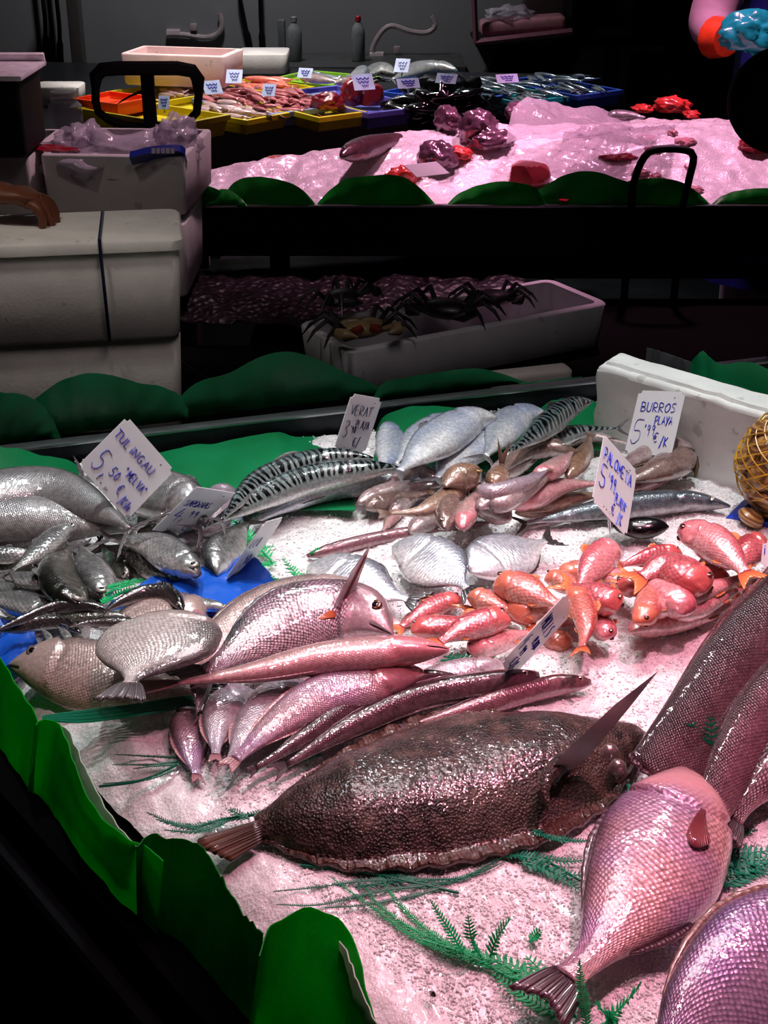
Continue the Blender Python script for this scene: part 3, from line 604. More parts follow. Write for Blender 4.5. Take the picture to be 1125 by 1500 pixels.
# hake and whitings
fish('hake', [(658, 952), (570, 955), (470, 965), (370, 985), (260, 1000)], 50, 'u', 5, M_hakep, Fp, 'long pink hake in front of the gilt-head bream', 'hake', 'hake', .06, eyes=False, mouth=True, caud=(2.2, .6, .3))
fish('bream', [(330, 1000), (280, 1005), (230, 1012), (170, 1018)], 46, 'u', 10, M_breamg, Fg, 'silvery tail end of a bream above the green twine', 'fish', 'sea_bream', .0, eyes=False)
GW = 'whitings'
wv_ = lambda pts, w_, side, roll, m, lab, lift=.0, f=Fp, **k: fish('hake', pts, w_*1.14, side, roll, m, f, lab, 'whiting', 'whiting', lift, **{'caud': (.7, .32, .4), **k})
wv_([(284, 1036), (278, 1070), (280, 1105), (288, 1135)], 54, 'l', 20, M_whit2, 'short pinkish whiting hanging down, leftmost of the row', .0, eyes=False, caud=(.7, .3, .5), wfac=.6)
wv_([(372, 1012), (335, 1030), (318, 1065), (316, 1105)], 52, 'l', 10, M_whit, 'silver-pink whiting, second from the left of the row', .02, eyes=False, wfac=.55)
wv_([(452, 1002), (408, 1020), (368, 1062), (338, 1112)], 54, 'l', 5, M_whit, 'silver-pink whiting, third from the left of the row', .02, eyes=False, wfac=.55)
wv_([(622, 985), (550, 1000), (475, 1020), (405, 1062), (345, 1112)], 62, 'l', 15, M_whit2, 'purple whiting with a wide open eye, fourth in the row', .03, wfac=.6, res=(80, 36))
wv_([(672, 992), (600, 1003), (520, 1035), (440, 1085), (375, 1125)], 40, 'u', 55, M_ling, 'dark slim whiting under the purple one', .02, Fu, eyes=False)
wv_([(745, 978), (690, 985), (620, 1000), (560, 1030)], 40, 'u', 20, M_whit, 'pinkish silver whiting half hidden behind the dark lings', .015, eyes=False)
fish('eel', [(790, 990), (715, 1003), (620, 1020), (520, 1062), (420, 1120)], 42, 'u', 50, M_ling, Fu, 'long dark glossy ling below the price tag', 'ling', 'ling', .015, eyes=True, caud=(1.4, .6, .5))
fish('eel', [(866, 1000), (810, 1005), (745, 1022), (680, 1042), (600, 1065)], 34, 'u', 45, M_ling2, Fu, 'pinkish slim ling with its dark snout pointing right', 'ling', 'ling', .005)
# pomfrets
GP = 'pomfrets'
p_ = lambda pts, w_, side, roll, lab, lift=.0: fish('round', pts, w_, side, roll, M_pom, Fd, lab, 'pomfret', 'pomfret', lift, eyes=False, dors=True, caud=(.6, .5, .5), wfac=.28, gill=.3)
p_([(452, 828), (490, 842), (540, 862), (598, 878)], 84, 'u', 15, 'silver pomfret leftmost of the three, behind the gilt-head', .02)
p_([(575, 800), (612, 812), (655, 838), (684, 862)], 84, 'u', 20, 'silver pomfret in the middle of the three', .035)
p_([(688, 838), (720, 822), (765, 805), (800, 792)], 78, 'u', 20, 'silver pomfret rightmost of the three, near the palometa tag', .02)
fish('eel', [(450, 815), (500, 802), (560, 788), (640, 775), (720, 765)], 22, 'u', 30, M_ling2, Fr, 'slim reddish fish lying behind the pomfrets', lift=.0, eyes=False)
# ================================================================ mackerels
m_ = lambda pts, w_, side, roll, m, lab, lift=.0, f=Fg, **k: fish('slender', pts, w_, side, roll, m, f, lab, 'mackerel', 'mackerel', lift, **k)
m_([(548, 672), (490, 672), (430, 685), (370, 712), (325, 762)], 40, 'u', 42, M_mack, 'striped mackerel topmost of the left group, below the upright tag', .06, eyes=False, res=(90, 32))
m_([(585, 685), (520, 692), (450, 703), (380, 730), (295, 775)], 44, 'u', 40, M_mack, 'long striped mackerel running down to the sardine tag', .045, eyes=False, res=(90, 32))
m_([(660, 690), (580, 700), (490, 712), (420, 738), (360, 770)], 44, 'u', -5, M_mack_s, 'mackerel showing its long white belly under the striped ones', .01, eyes=False)
m_([(352, 790), (340, 765), (350, 735), (400, 700)], 40, 'l', 10, M_mack_s, 'silver mackerel flank behind the striped ones', .0, eyes=False)
m_([(318, 842), (322, 815), (340, 790), (362, 765)], 58, 'l', 25, M_sard, 'round silver mackerel head at the corner of the blue sheet', .02, eyes=False, wfac=.6)
m_([(566, 618), (572, 645), (570, 668), (562, 694)], 46, 'r', 0, M_mack_s, 'short silver-blue mackerel standing head up beside the upright tag', .03, eyes=False, wfac=.5)
m_([(728, 612), (688, 618), (640, 645), (585, 690)], 60, 'u', 5, M_mack_s, 'large silver mackerel with its tail at lower left', .06, eyes=False, wfac=.6, caud=(.9, .5, .7))
m_([(665, 610), (635, 622), (605, 645), (580, 680)], 36, 'u', 0, M_mack_s, 'silver mackerel lying behind the large silver one', .03, eyes=False)
m_([(735, 640), (695, 655), (665, 672), (640, 700)], 52, 'u', 5, M_mack_s, 'silver-blue mackerel half under the brown tangle', .03, eyes=False, wfac=.6)
m_([(800, 605), (765, 610), (735, 632), (712, 668)], 52, 'l', 20, M_mack_s, 'blue-silver mackerel between the silver one and the striped one', .04, eyes=False, wfac=.6)
m_([(868, 588), (835, 598), (798, 625), (752, 660)], 40, 'l', 60, M_mack, 'striped mackerel pointing up right to the polystyrene slab', .075, res=(90, 32), eyes=False, tail=False, f=Fd)
m_([(735, 672), (790, 650), (850, 632), (905, 628)], 32, 'u', 45, M_mack, 'striped mackerel with its tail fin beside the burros tag', .04, res=(70, 28), eyes=False)
m_([(1070, 742), (1005, 735), (930, 740), (850, 752), (770, 766)], 38, 'u', 30, M_horse, 'long dark mackerel crossing behind the palometa tag', .01, res=(80, 32), f=Fd)
# ================================================================ brown tangle of small whitings
q_ = lambda sp, pts, w_, side, roll, m, lab, lift=.0, f=Fb, **k: fish(sp, pts, w_, side, roll, m, f, lab, 'small whiting', 'small_whiting', lift, **k)
q_('hake', [(524, 738), (560, 722), (610, 712), (660, 710)], 26, 'u', 10, M_burp, 'leftmost pinkish whiting of the tangle, head to the left', .02, eyes=False)
q_('hake', [(535, 745), (560, 735), (590, 728), (625, 722)], 26, 'u', 10, M_bur, 'brown whiting just below the leftmost one of the tangle', .02, eyes=False)
q_('eel', [(575, 752), (590, 735), (615, 722), (650, 735)], 26, 'u', 0, M_burp, 'pale curled whiting in the left of the tangle', .01, eyes=False)
q_('hake', [(690, 700), (660, 725), (620, 748), (570, 752)], 34, 'u', 15, M_buro, 'tawny curved fish with a ringed eye in the tangle', .06)
q_('hake', [(700, 704), (685, 700), (668, 702), (650, 712)], 44, 'u', 0, M_buro, 'tawny head with a round pale eye at the centre of the tangle', .075, eye='gold', tail=False, dors=False)
q_('hake', [(652, 775), (655, 750), (660, 725), (662, 700)], 34, 'l', 10, M_bur, 'brown whiting pointing at the viewer, left of the pink-headed one', .06, mouth=True)
q_('hake', [(676, 775), (684, 752), (692, 735), (700, 715)], 32, 'l', 0, M_hakep, 'pink-headed whiting pointing at the viewer', .06, eyes=False)
q_('hake', [(745, 762), (725, 748), (705, 730), (690, 705)], 42, 'u', 0, M_burp, 'smooth pinkish whiting curving down right in the tangle', .04, eyes=False)
q_('eel', [(700, 745), (715, 735), (740, 735), (790, 700), (830, 672)], 32, 'u', 0, M_burp, 'long grey-pink whiting bent towards the palometa tag', .07, eyes=False)
q_('eel', [(700, 712), (722, 722), (760, 712), (800, 690)], 28, 'u', 0, M_whit, 'silvery whiting looped over the tangle', .085, eyes=False)
q_('hake', [(835, 662), (800, 655), (770, 662), (735, 690)], 32, 'u', 20, M_bur, 'brown whiting at the back right of the tangle', .045)
q_('hake', [(720, 700), (745, 685), (775, 668), (800, 652)], 34, 'u', 0, M_burp, 'pinkish whiting behind the upright tail', .03, eyes=False)
q_('hake', [(832, 700), (850, 675), (860, 655), (864, 640)], 30, 'l', 10, M_buro, 'short tawny fish standing left of the palometa tag', .06, eyes=False)
q_('hake', [(742, 742), (780, 728), (825, 712), (880, 708)], 34, 'u', 10, M_hakep, 'pink-bellied whiting lying just above the dark mackerel', .045, eyes=False)
q_('hake', [(755, 752), (800, 742), (845, 730), (890, 722)], 28, 'u', 0, M_buro, 'tawny whiting between the pink-bellied one and the dark mackerel', .02, eyes=False)
q_('hake', [(600, 780), (625, 765), (655, 750), (690, 745)], 30, 'u', 0, M_burp, 'pale whiting at the foot of the tangle above the pomfrets', .005, eyes=False)
q_('hake', [(595, 735), (580, 750), (568, 768), (560, 778)], 22, 'l', 0, M_hakep, 'pink fish tip sticking out at lower left of the tangle', .01, eyes=False, tail=False)
q_('hake', [(770, 660), (820, 645), (870, 640), (920, 650)], 26, 'u', 20, M_burp, 'pinkish whiting under the striped mackerel tail', .02, eyes=False)
q_('hake', [(722, 712), (728, 702), (731, 692), (735, 680)], 34, 'l', 5, M_buro, 'tawny fish with its forked tail sticking straight up', .09, eyes=False, caud=(2.2, .55, .6), taildir=(0, 0, 2.2))
q_('hake', [(1020, 668), (985, 680), (950, 695), (915, 705)], 44, 'u', 5, M_bur, 'brown whiting body right of the burros tag', .03, eyes=False)
q_('hake', [(1015, 655), (975, 655), (935, 672), (905, 690)], 34, 'u', 10, M_burp, 'grey-pink whiting behind the brown one near the black mussels', .04, eyes=False)
q_('hake', [(900, 715), (930, 708), (965, 700), (1000, 690)], 30, 'u', 0, M_hakep, 'reddish whiting just above the nose of the dark mackerel', .015, eyes=False)
q_('eel', [(640, 700), (615, 690), (590, 695), (560, 712)], 22, 'u', 0, M_burp, 'thin pinkish whiting along the white mackerel belly', .03, eyes=False)
q_('hake', [(780, 700), (805, 690), (825, 675), (838, 662)], 30, 'u', 10, M_hakep, 'pink whiting with an open belly beside the tawny standing one', .075, eyes=False)
# ================================================================ red mullets
r_ = lambda pts, w_, side, roll, m, lab, lift=.0, **k: fish('mullet', pts, w_*1.1, side, roll, m, Fo, lab, 'red mullet', 'red_mullet', lift, 'red', **k)
r_([(680, 880), (650, 884), (620, 898), (588, 918)], 30, 'u', 20, M_mul, 'slim red mullet highest at the left end, under the middle pomfret', .02)
r_([(602, 925), (635, 920), (670, 915), (700, 905)], 34, 'u', 10, M_mul, 'red mullet with its head touching the gilt-head bream snout', .03)
r_([(748, 908), (715, 912), (680, 922), (645, 940)], 42, 'u', 15, M_mul, 'deep red mullet across the left end of the pile', .045)
r_([(685, 872), (705, 878), (730, 888), (762, 895)], 32, 'u', 0, M_mul2, 'small mullet lying left of the orange tail', .035)
r_([(722, 858), (755, 862), (790, 875), (820, 885)], 48, 'u', 10, M_mul2, 'orange-striped mullet behind the slanted price tag', .05)
r_([(692, 958), (715, 945), (745, 935), (775, 925)], 36, 'u', 0, M_mulp, 'pale-cheeked mullet nearest to the slanted price tag foot', .02)
r_([(755, 905), (770, 895), (790, 890), (815, 888)], 40, 'u', 0, M_mul2, 'orange mullet head half under the slanted tag', .03, eyes=False)
r_([(832, 862), (852, 890), (858, 920), (852, 948)], 40, 'r', 20, M_mul2, 'mullet with its orange tail hanging to the front of the pile', .06, eyes=False)
r_([(797, 848), (815, 850), (838, 860), (862, 872)], 30, 'u', 0, M_mul2, 'mullet head with an orange cheek facing left', .04)
r_([(905, 800), (890, 812), (868, 832), (850, 860)], 50, 'l', 30, M_mulp, 'smooth pink mullet with its head just right of the palometa tag', .05, eyes=False)
r_([(905, 892), (885, 882), (860, 868), (835, 858)], 46, 'u', 20, M_mul, 'red mullet with its eye in the middle of the pile', .055)
r_([(1000, 812), (975, 812), (945, 818), (910, 828)], 28, 'u', 40, M_mul, 'thin red mullet at the back of the pile', .03)
r_([(1035, 865), (1005, 850), (975, 832), (940, 845)], 54, 'u', 10, M_mul, 'red mullet whose shiny head faces the viewer', .06)
r_([(1000, 792), (1025, 788), (1055, 805), (1092, 838)], 52, 'u', 10, M_mulp, 'topmost mullet at the back right, tail running down right', .075)
r_([(1128, 800), (1110, 802), (1095, 812), (1080, 830)], 46, 'u', 20, M_mul, 'plump mullet at the right edge beside the blue tray', .04, eyes=False)
r_([(1060, 860), (1040, 845), (1015, 838), (985, 838)], 34, 'u', 20, M_mul, 'red mullet under the tail of the topmost one', .03)
r_([(930, 912), (945, 895), (950, 870), (945, 845)], 40, 'r', 0, M_mul2, 'orange-faced mullet pointing at the viewer', .055)
r_([(925, 900), (960, 892), (1000, 878), (1045, 862), (1095, 842)], 36, 'u', 15, M_mulp, 'long pale mullet along the lower right of the pile', .05, eyes=False)
r_([(920, 925), (965, 915), (1005, 905), (1045, 895), (1080, 880)], 36, 'u', 0, M_mulp, 'pale pink mullet lowest at the right of the pile', .01, eyes=False)
r_([(885, 935), (880, 918), (868, 900), (850, 890)], 36, 'r', 10, M_mulp, 'small mullet with a red eye at the front of the pile', .03)
r_([(1000, 900), (985, 880), (960, 862), (925, 850)], 46, 'u', 10, M_mulp, 'pink mullet in the centre right of the pile', .05, eyes=False)
r_([(905, 862), (925, 858), (950, 850), (975, 845)], 36, 'u', 10, M_mul, 'red mullet with a dark eye behind the orange-faced one', .045)
r_([(830, 950), (815, 940), (800, 930), (780, 925)], 32, 'u', 10, M_mul2, 'mullet tip low behind the slanted tag', .0, eyes=False)
r_([(770, 900), (745, 892), (718, 888), (690, 892)], 34, 'u', 10, M_mul2, 'orange-red mullet filling the gap left of the slanted tag', .02, eyes=False)
r_([(808, 905), (828, 900), (850, 892), (875, 888)], 34, 'u', 0, M_mul, 'red mullet low in the middle of the pile, mostly covered', .015, eyes=False)
r_([(872, 846), (895, 850), (922, 858), (950, 868)], 36, 'u', 0, M_mulp, 'pale mullet covered by the smooth pink one at the back', .03, eyes=False)
r_([(1090, 822), (1070, 818), (1045, 822), (1020, 830)], 34, 'u', 10, M_mul, 'red mullet behind the tail of the topmost one', .035, eyes=False)
r_([(820, 842), (845, 836), (870, 830), (895, 822)], 28, 'u', 10, M_mul2, 'thin orange mullet at the back left of the smooth pink one', .01, eyes=False)
r_([(990, 905), (1020, 890), (1050, 876), (1085, 862)], 34, 'u', 5, M_mulp, 'pale mullet tucked against the large dark hake', .035, eyes=False)
r_([(640, 905), (618, 905), (600, 910), (585, 920)], 24, 'u', 0, M_mul2, 'short orange mullet behind the one touching the bream', .0, eyes=False)
# ================================================================ right side
fish('trunk', [(1345, 690), (1225, 840), (1112, 955), (1028, 1062), (962, 1142)], 172, 'l', 30, M_grp, Fu, 'very large dark purple hake with its tail end by the flatfish head', 'hake', 'large_hake', .0, eyes=False, wfac=.7, res=(90, 44), caud=(.15, .5, .2))
fish('trunk', [(1300, 880), (1200, 960), (1125, 1035), (1078, 1110), (1045, 1185)], 96, 'l', 25, M_grp2, Fu, 'dark pink hake tail lying right of the largest one', 'hake', 'large_hake', .03, eyes=False, wfac=.7, res=(90, 44), caud=(.4, .5, .2))
fish('bream', [(1330, 990), (1240, 1050), (1160, 1110), (1100, 1170), (1075, 1200)], 120, 'l', 20, M_sea, Fu, 'scaly dark bass tail at the right edge', 'bass', 'sea_bass', .02, eyes=False, caud=(.7, .5, .3))
fish('bream', [(1000, 1128), (1000, 1195), (950, 1285), (880, 1385), (832, 1432)], 200, 'l', 8, M_croak, Fu, 'large pink scaly croaker with its pale head at upper right', 'croaker', 'croaker', .01, eyes=False, wfac=.5, res=(110, 56), caud=(.75, .45, .3), pect=True, pmat=Fr)
fish('bream', [(1330, 1380), (1230, 1400), (1130, 1440), (1030, 1500), (950, 1590)], 250, 'l', 30, M_corn, Fb, 'purple croaker cut off by the lower right corner', 'croaker', 'croaker', .0, eyes=False, wfac=.5, res=(110, 56))
# ================================================================ flatfish
def flatfish():
    m = NT('flatfish_skin'); co = m.node('ShaderNodeTexCoord').outputs['Object']; un = m.node('ShaderNodeUVMap', uv_map='n').outputs[0]
    sp = m.node('ShaderNodeSeparateXYZ', {0: un}); r = sp.outputs[1]
    n1 = m.noise(co, 48, 6, .7); c = m.ramp(n1, [(.34, '100907'), (.47, '281b15'), (.57, '40302a'), (.72, '6a584e')])
    n2 = m.node('ShaderNodeTexVoronoi', {'Vector': co, 'Scale': 34}, feature='F1').outputs['Distance']
    c = m.mix(m.ramp(m.math('ADD', n2, m.math('MULTIPLY', m.noise(co, 120, 3), .3)), [(.34, .85), (.48, 0)]), c, '100908'); c = m.mix(m.ramp(m.noise(co, 9, 3), [(.52, 0), (.66, .35)]), c, '645448')
    ry = m.math('SINE', m.math('MULTIPLY', sp.outputs[0], 420.)); k = m.ramp(r, [(.78, 0), (.84, 1.)])
    c = m.mix(m.math('MULTIPLY', m.math('MULTIPLY', m.ramp(ry, [(.2, 0), (.8, 1.)]), k), .55), c, '3a1e16'); c = m.mix(m.math('MULTIPLY', k, .4), c, '5e3024')
    v = m.node('ShaderNodeTexVoronoi', {'Vector': co, 'Scale': 330}, feature='F1').outputs['Distance']
    h = m.math('ADD', m.math('ADD', v, m.math('MULTIPLY', n1, .6)), m.math('MULTIPLY', m.math('MULTIPLY', ry, k), .8))
    nb = m.bump(h, .9, .0016)
    m.set(color=c, rough=.42, spec=.3, normal=nb, coat=.62, coat_rough=.045, cnormal=m.bump(m.noise(co, 170, 2), .75, .0018)); m.b.inputs['Coat IOR'].default_value = 1.7
    # outline measured on the ice plane, snout at right
    top = [(948, 1082), (920, 1072), (860, 1066), (790, 1056), (720, 1048), (640, 1050), (570, 1072), (500, 1108), (440, 1150), (400, 1185), (376, 1203)]
    bot = [(948, 1092), (930, 1130), (895, 1180), (830, 1225), (760, 1250), (680, 1268), (600, 1278), (520, 1280), (450, 1266), (400, 1244), (378, 1232)]
    zz = ZB+.012; n = 70; Tp = catmull([P(x, y, zz) for x, y in top], n); Bt = catmull([P(x, y, zz) for x, y in bot], n); K = 41; V = []; U = []
    for i in range(n):
        for j in range(K):
            s_ = j/(K-1)*2-1; e = .5+.5*math.sin(s_*PI/2); p = Tp[i].lerp(Bt[i], e); r = abs(2*e-1); u = i/(n-1)
            wd = (Tp[i]-Bt[i]).length; hh = .052*min(1, wd/.2)**.8*min(1, u/.06+.25)
            z = hh*max(0, 1-(r/.84)**2.4) if r < .84 else .002+.003*math.sin(u*330)*((r-.84)/.16)
            z += .004*nz(p.x*22, p.y*22)*(r < .9)+.0012*nz(p.x*80, p.y*80)
            V.append(p+Vector((0, 0, z))); U.append((u, r))
    base = P(640, 1170, ZB); V = [v-base for v in V]
    me = grid_mesh('flatfish', V, n, K, False, None, U); o = link('brill_flatfish', me, m.m); o.location = base
    md = o.modifiers.new('s', 'SOLIDIFY'); md.thickness = .006; md.offset = -1
    tag(o, 'huge dark brown mottled flatfish lying across the middle of the ice', 'flatfish')
    def sub(nm, G, mat, th=.002):
        b = MB(); b.sheet([[p-base for p in r] for r in G], th); q = b.build(nm, mat); q.parent = o; return q
    fm = finmat('flatfish_fin', '3c241c', '6a4438')
    b = MB(); G = []; a0, a1 = P(382, 1204, ZB+.022), P(384, 1234, ZB+.022); c0, c1 = P(298, 1228, ZB+.02), P(338, 1262, ZB+.012)
    V = []; U = []
    for i in range(8):
        f = i/7
        for j in range(25):
            g_ = j/24; p = a0.lerp(a1, g_).lerp(c0.lerp(c1, g_), f)+Vector((0, 0, .012*math.sin(PI*g_)*(1-f*.6)+.0016*math.sin(j*2.6)*f)); p.x -= .018*math.sin(PI*g_)*f
            V.append(p-base); U.append((f, g_))
    q = link('tail_fin', grid_mesh('tail_fin', V, 8, 25, False, None, U), fm); q.parent = o; q.modifiers.new('s', 'SOLIDIFY').thickness = .002
    # pectoral fin, raised lip of the gill and jaw
    V = []; U = []; r0, r1 = P(748, 1206, ZB+.052), P(762, 1190, ZB+.06)
    for i in range(7):
        f = i/6
        for j in range(15):
            g_ = j/14; e = P(690+150*g_, 1240-20*g_-8*math.sin(PI*g_), ZB+.028)
            V.append(r0.lerp(r1, g_).lerp(e, f*.8)+Vector((0, 0, .006*math.sin(PI*f)))-base); U.append((f, g_))
    b = MB(); b.tube([P(x, y, ZB+z)-base for x, y, z in ((905, 1072, .03), (880, 1085, .045), (850, 1100, .058), (820, 1118, .066), (800, 1140, .067), (795, 1160, .062), (805, 1185, .05))], [.003, .006, .008, .01, .009, .007, .003], 8); q = b.build('gill_cover', m.m); q.parent = o
    for x, y, s_ in ((893, 1098, .009), (905, 1120, .008)):
        b = MB(); c = P(x, y, ZB+.05)-base; b.rings([[c+Vector((math.cos(k*PI/7)*s_*r_, math.sin(k*PI/7)*s_*r_, h_*s_)) for k in range(14)] for r_, h_ in ((1.3, -.8), (1.1, .1), (.7, .55), (.25, .7))])
        q = b.build('eye', EYE['dull']); q.parent = o
    b = MB(); b.tube([P(x, y, ZB+z)-base for x, y, z in ((946, 1092, .016), (935, 1108, .026), (920, 1135, .028), (905, 1150, .02))], [.002, .004, .004, .001], 6); q = b.build('mouth', mouth_m); q.parent = o
    return o
flatfish()
# ---------------------------------------------------------------- price tags with handwriting
GLY = {'A': [[(0,0),(.45,1),(.9,0)],[(.2,.4),(.7,.4)]], 'B': [[(0,0),(0,1),(.6,.9),(.6,.6),(0,.52),(.75,.4),(.7,.05),(0,0)]], 'D': [[(0,0),(0,1),(.7,.75),(.75,.3),(0,0)]],
 'E': [[(.7,1),(0,1),(0,0),(.7,0)],[(0,.5),(.55,.5)]], 'G': [[(.75,.85),(.4,1),(0,.6),(.1,.1),(.55,0),(.75,.4),(.4,.4)]], 'I': [[(.2,0),(.2,.7)],[(.2,.92),(.22,.98)]], 'i': [[(.2,0),(.2,.6)],[(.2,.85),(.22,.95)]],
 'L': [[(0,1),(0,0),(.6,0)]], 'M': [[(0,0),(.05,1),(.45,.3),(.85,1),(.9,0)]], 'N': [[(0,0),(0,1),(.7,0),(.7,1)]], 'O': [[(.4,1),(0,.6),(.1,.1),(.5,0),(.85,.4),(.75,.85),(.4,1)]],
 'P': [[(0,0),(0,1),(.65,.9),(.6,.5),(0,.42)]], 'R': [[(0,0),(0,1),(.65,.88),(.6,.55),(0,.48),(.75,0)]], 'S': [[(.75,.9),(.35,1),(.05,.75),(.65,.4),(.6,.08),(0,.05)]], 'T': [[(0,1),(.9,1)],[(.45,1),(.4,0)]],
 'U': [[(0,1),(.05,.15),(.4,0),(.7,.2),(.75,1)]], 'V': [[(0,1),(.4,0),(.8,1)]], 'Y': [[(0,1),(.4,.5)],[(.85,1),(.25,-.2)]], 'K': [[(0,0),(0,1)],[(.7,1),(0,.45),(.7,0)]],
 '0': [[(.3,1),(0,.5),(.25,0),(.6,.45),(.3,1)]], '3': [[(0,.9),(.4,1),(.6,.75),(.2,.52),(.6,.3),(.35,0),(0,.1)]], '4': [[(.45,1),(0,.35),(.8,.35)],[(.6,.7),(.5,-.1)]], '5': [[(.75,1),(.2,1),(.1,.55),(.6,.5),(.65,.15),(.25,-.05),(0,.12)]],
 '9': [[(.6,.7),(.3,.98),(.05,.7),(.35,.5),(.6,.75),(.5,0)]], '€': [[(.8,.9),(.4,1),(.05,.5),(.4,0),(.8,.12)],[(-.1,.6),(.6,.6)],[(-.1,.4),(.55,.4)]], '/': [[(.1,-.2),(.7,1.15)]],
 "'": [[(.1,1),(.05,.75)]], ',': [[(.15,.15),(0,-.15)]], '"': [[(.05,1),(0,.75)],[(.3,1),(.25,.75)]], 'l': [[(.15,1),(.15,0)]], 'o': [[(.3,.6),(.05,.35),(.25,0),(.5,.3),(.3,.6)]], '.': [[(.1,0),(.15,.06)]], ' ': []}
tagm = NT('tag_plastic'); co = tagm.node('ShaderNodeTexCoord').outputs['Object']
tagm.set(color=tagm.mix(tagm.noise(co, 30, 3), 'dedde0', 'eeeef0'), rough=.3, spec=.4)
t_ = tagm.node('ShaderNodeBsdfTranslucent', {'Color': (.8, .8, .82, 1)}); x_ = tagm.node('ShaderNodeMixShader', {0: .22, 1: tagm.b, 2: t_}); tagm.t.links.new(x_.outputs[0], tagm.out.inputs[0])
ink = simple('blue_ink', '1a28b0', .35); inkd = simple('dark_ink', '20265a', .35)
clear = NT('clear_acrylic'); clear.set(color=(.9, .92, .95, 1), rough=.08, trans=.85, ior=1.3); clear_m = clear.m
GTAG = 'price tags'
def price_tag(TL, TR, BL, foot, zfoot, text, label, sgn=1, aspect=.72, near=0., inkm=ink, lw=1., edge=None):
    """three corners as seen; the tag is a rigid rectangle (width/height = aspect) recovered at the distance of its foot"""
    f3 = P(foot[0], foot[1], zfoot); dep = (f3-CAM).dot(FV)-near
    def back(px, py): return ray(px, py)*(dep/FPX)
    a = back(*TL); u0 = back(*TR)-a; v0 = back(*BL)-a
    c = -u0.dot(v0); A = u0.length_squared; B = v0.length_squared; r = aspect**2
    k1 = A-r*B; uz2 = (-k1+math.sqrt(k1*k1+4*r*c*c))/2; uz = sgn*math.sqrt(max(uz2, 1e-9)); vz = c/uz
    u = u0+FV*uz; v = v0+FV*vz; org = CAM+a-(u+v)*0
    w_ = u.length; h_ = v.length; X = u.normalized(); Y = -v.normalized(); Z = X.cross(Y)
    cen = org+u/2+v/2; corr = dep-(cen-CAM).dot(FV); org += FV*corr; cen += FV*corr
    o = empty('price_tag', P(foot[0], foot[1], zfoot)); tag(o, label, 'price tag', GTAG)
    Rm = Matrix((X, Y, Z)).transposed().to_4x4(); b = MB(); b.box(cen, (w_, h_, .0012), Rm)
    bmesh.ops.bevel(b.bm, geom=[e for e in b.bm.edges if abs((e.verts[0].co-e.verts[1].co).normalized().dot(Z)) > .9], offset=.006, segments=3, affect='EDGES')
    b.build('card', tagm.m, o)
    if Z.dot(CAM-cen) < 0: Z = -Z
    n_h = MB(); 
    for sx, sy in ((.8, .1), (.3, .93), (.38, .93)):
        p = org+u*sx+v*sy; n_h.rings([[p+Z*h+X*math.cos(k*PI/4)*.0012+Y*math.sin(k*PI/4)*.0012 for k in range(8)] for h in (.0005, .0012)])
    n_h.build('rivet', metal_m, o)
    b = MB()
    for (s, x, y, hh, adv, *rot) in text:            # x,y = baseline start in card units, hh = letter height / card height
        hw = hh*h_; cx = x*w_; ang = math.radians(rot[0]) if rot else 0
        for ch in s:
            for st in GLY.get(ch, []):
                pts = []
                for (gx, gy) in st:
                    lx = gx*hw*.62*adv; ly = gy*hw+.08*hw*random.uniform(-1, 1)*.3
                    X2 = cx+lx*math.cos(ang)-ly*math.sin(ang); Y2 = lx*math.sin(ang)+ly*math.cos(ang)
                    pts.append(org+X*X2+Y*(Y2-y*h_)+Z*.0014)
                pts = catmull(pts, max(3, len(pts)*3)) if len(pts) > 3 else pts
                b.tube(pts, .00085*lw, 5, .4)
            cx += hw*.62*adv*(1.0 if ch not in "',.I il" else .55)*1.12
    if text: b.build('lettering', inkm, o)
    # clear spike from the lower edge to the foot
    bl = org+v; foot3 = P(foot[0], foot[1], zfoot-.012); c0 = org+u*.45+v*.93
    b = MB(); b.tube([c0, c0.lerp(foot3, .5), foot3], [.003, .0022, .0012], 6); b.build('clear_spike', clear_m, o)
    return o
T5 = lambda s, x, y, h, a=1., *r: (s, x, y, h, a, *r)
price_tag((187, 610), (249, 688), (124, 683), (190, 770), ZB+.07, [T5('TULiNGAU', .04, .33, .13, 1.2), T5('5,', .1, .86, .32, .9), T5('50', .36, .76, .14), T5('"MELVA"', .5, .6, .12, .8), T5('€', .6, .86, .15, .9), T5('/Kilo', .72, .93, .13, .62)], 'white diamond tag reading TULINGAU over the grey tunas', 1, 1.05)
price_tag((296, 714), (343, 722), (226, 776), (262, 790), ZB+.045, [T5('SARDiNAS', .1, .4, .13, .8), T5('4,', .14, .72, .26, 1.), T5('99', .45, .62, .14), T5('€/', .6, .92, .13)], 'white leaning tag reading SARDINAS above the sardines', 1, .85, lw=1.1)
price_tag((516, 579), (560, 583), (489, 660), (532, 684), ZB+.06, [T5('VERAT', .14, .35, .17, .85), T5('3', .1, .75, .3, .8), T5("'90", .3, .66, .12, .7), T5('PLAYA', .42, .56, .13, .7), T5('€/', .5, .88, .15, .8)], 'white upright tag reading VERAT beside the green back sheet', 1, .72, inkm=inkd, lw=1.1)
price_tag((943, 569), (1003, 575), (916, 664), (942, 680), ZB+.04, [T5('BURROS', .14, .33, .14, .95), T5('5', .07, .82, .36, .85), T5("'99", .32, .7, .17, .62), T5('PLAYA', .5, .52, .12, .66), T5('€', .55, .8, .15, .8), T5('/K', .7, .86, .14, .7)], 'white tag reading BURROS in front of the polystyrene slab', -1, .72, lw=1.3)
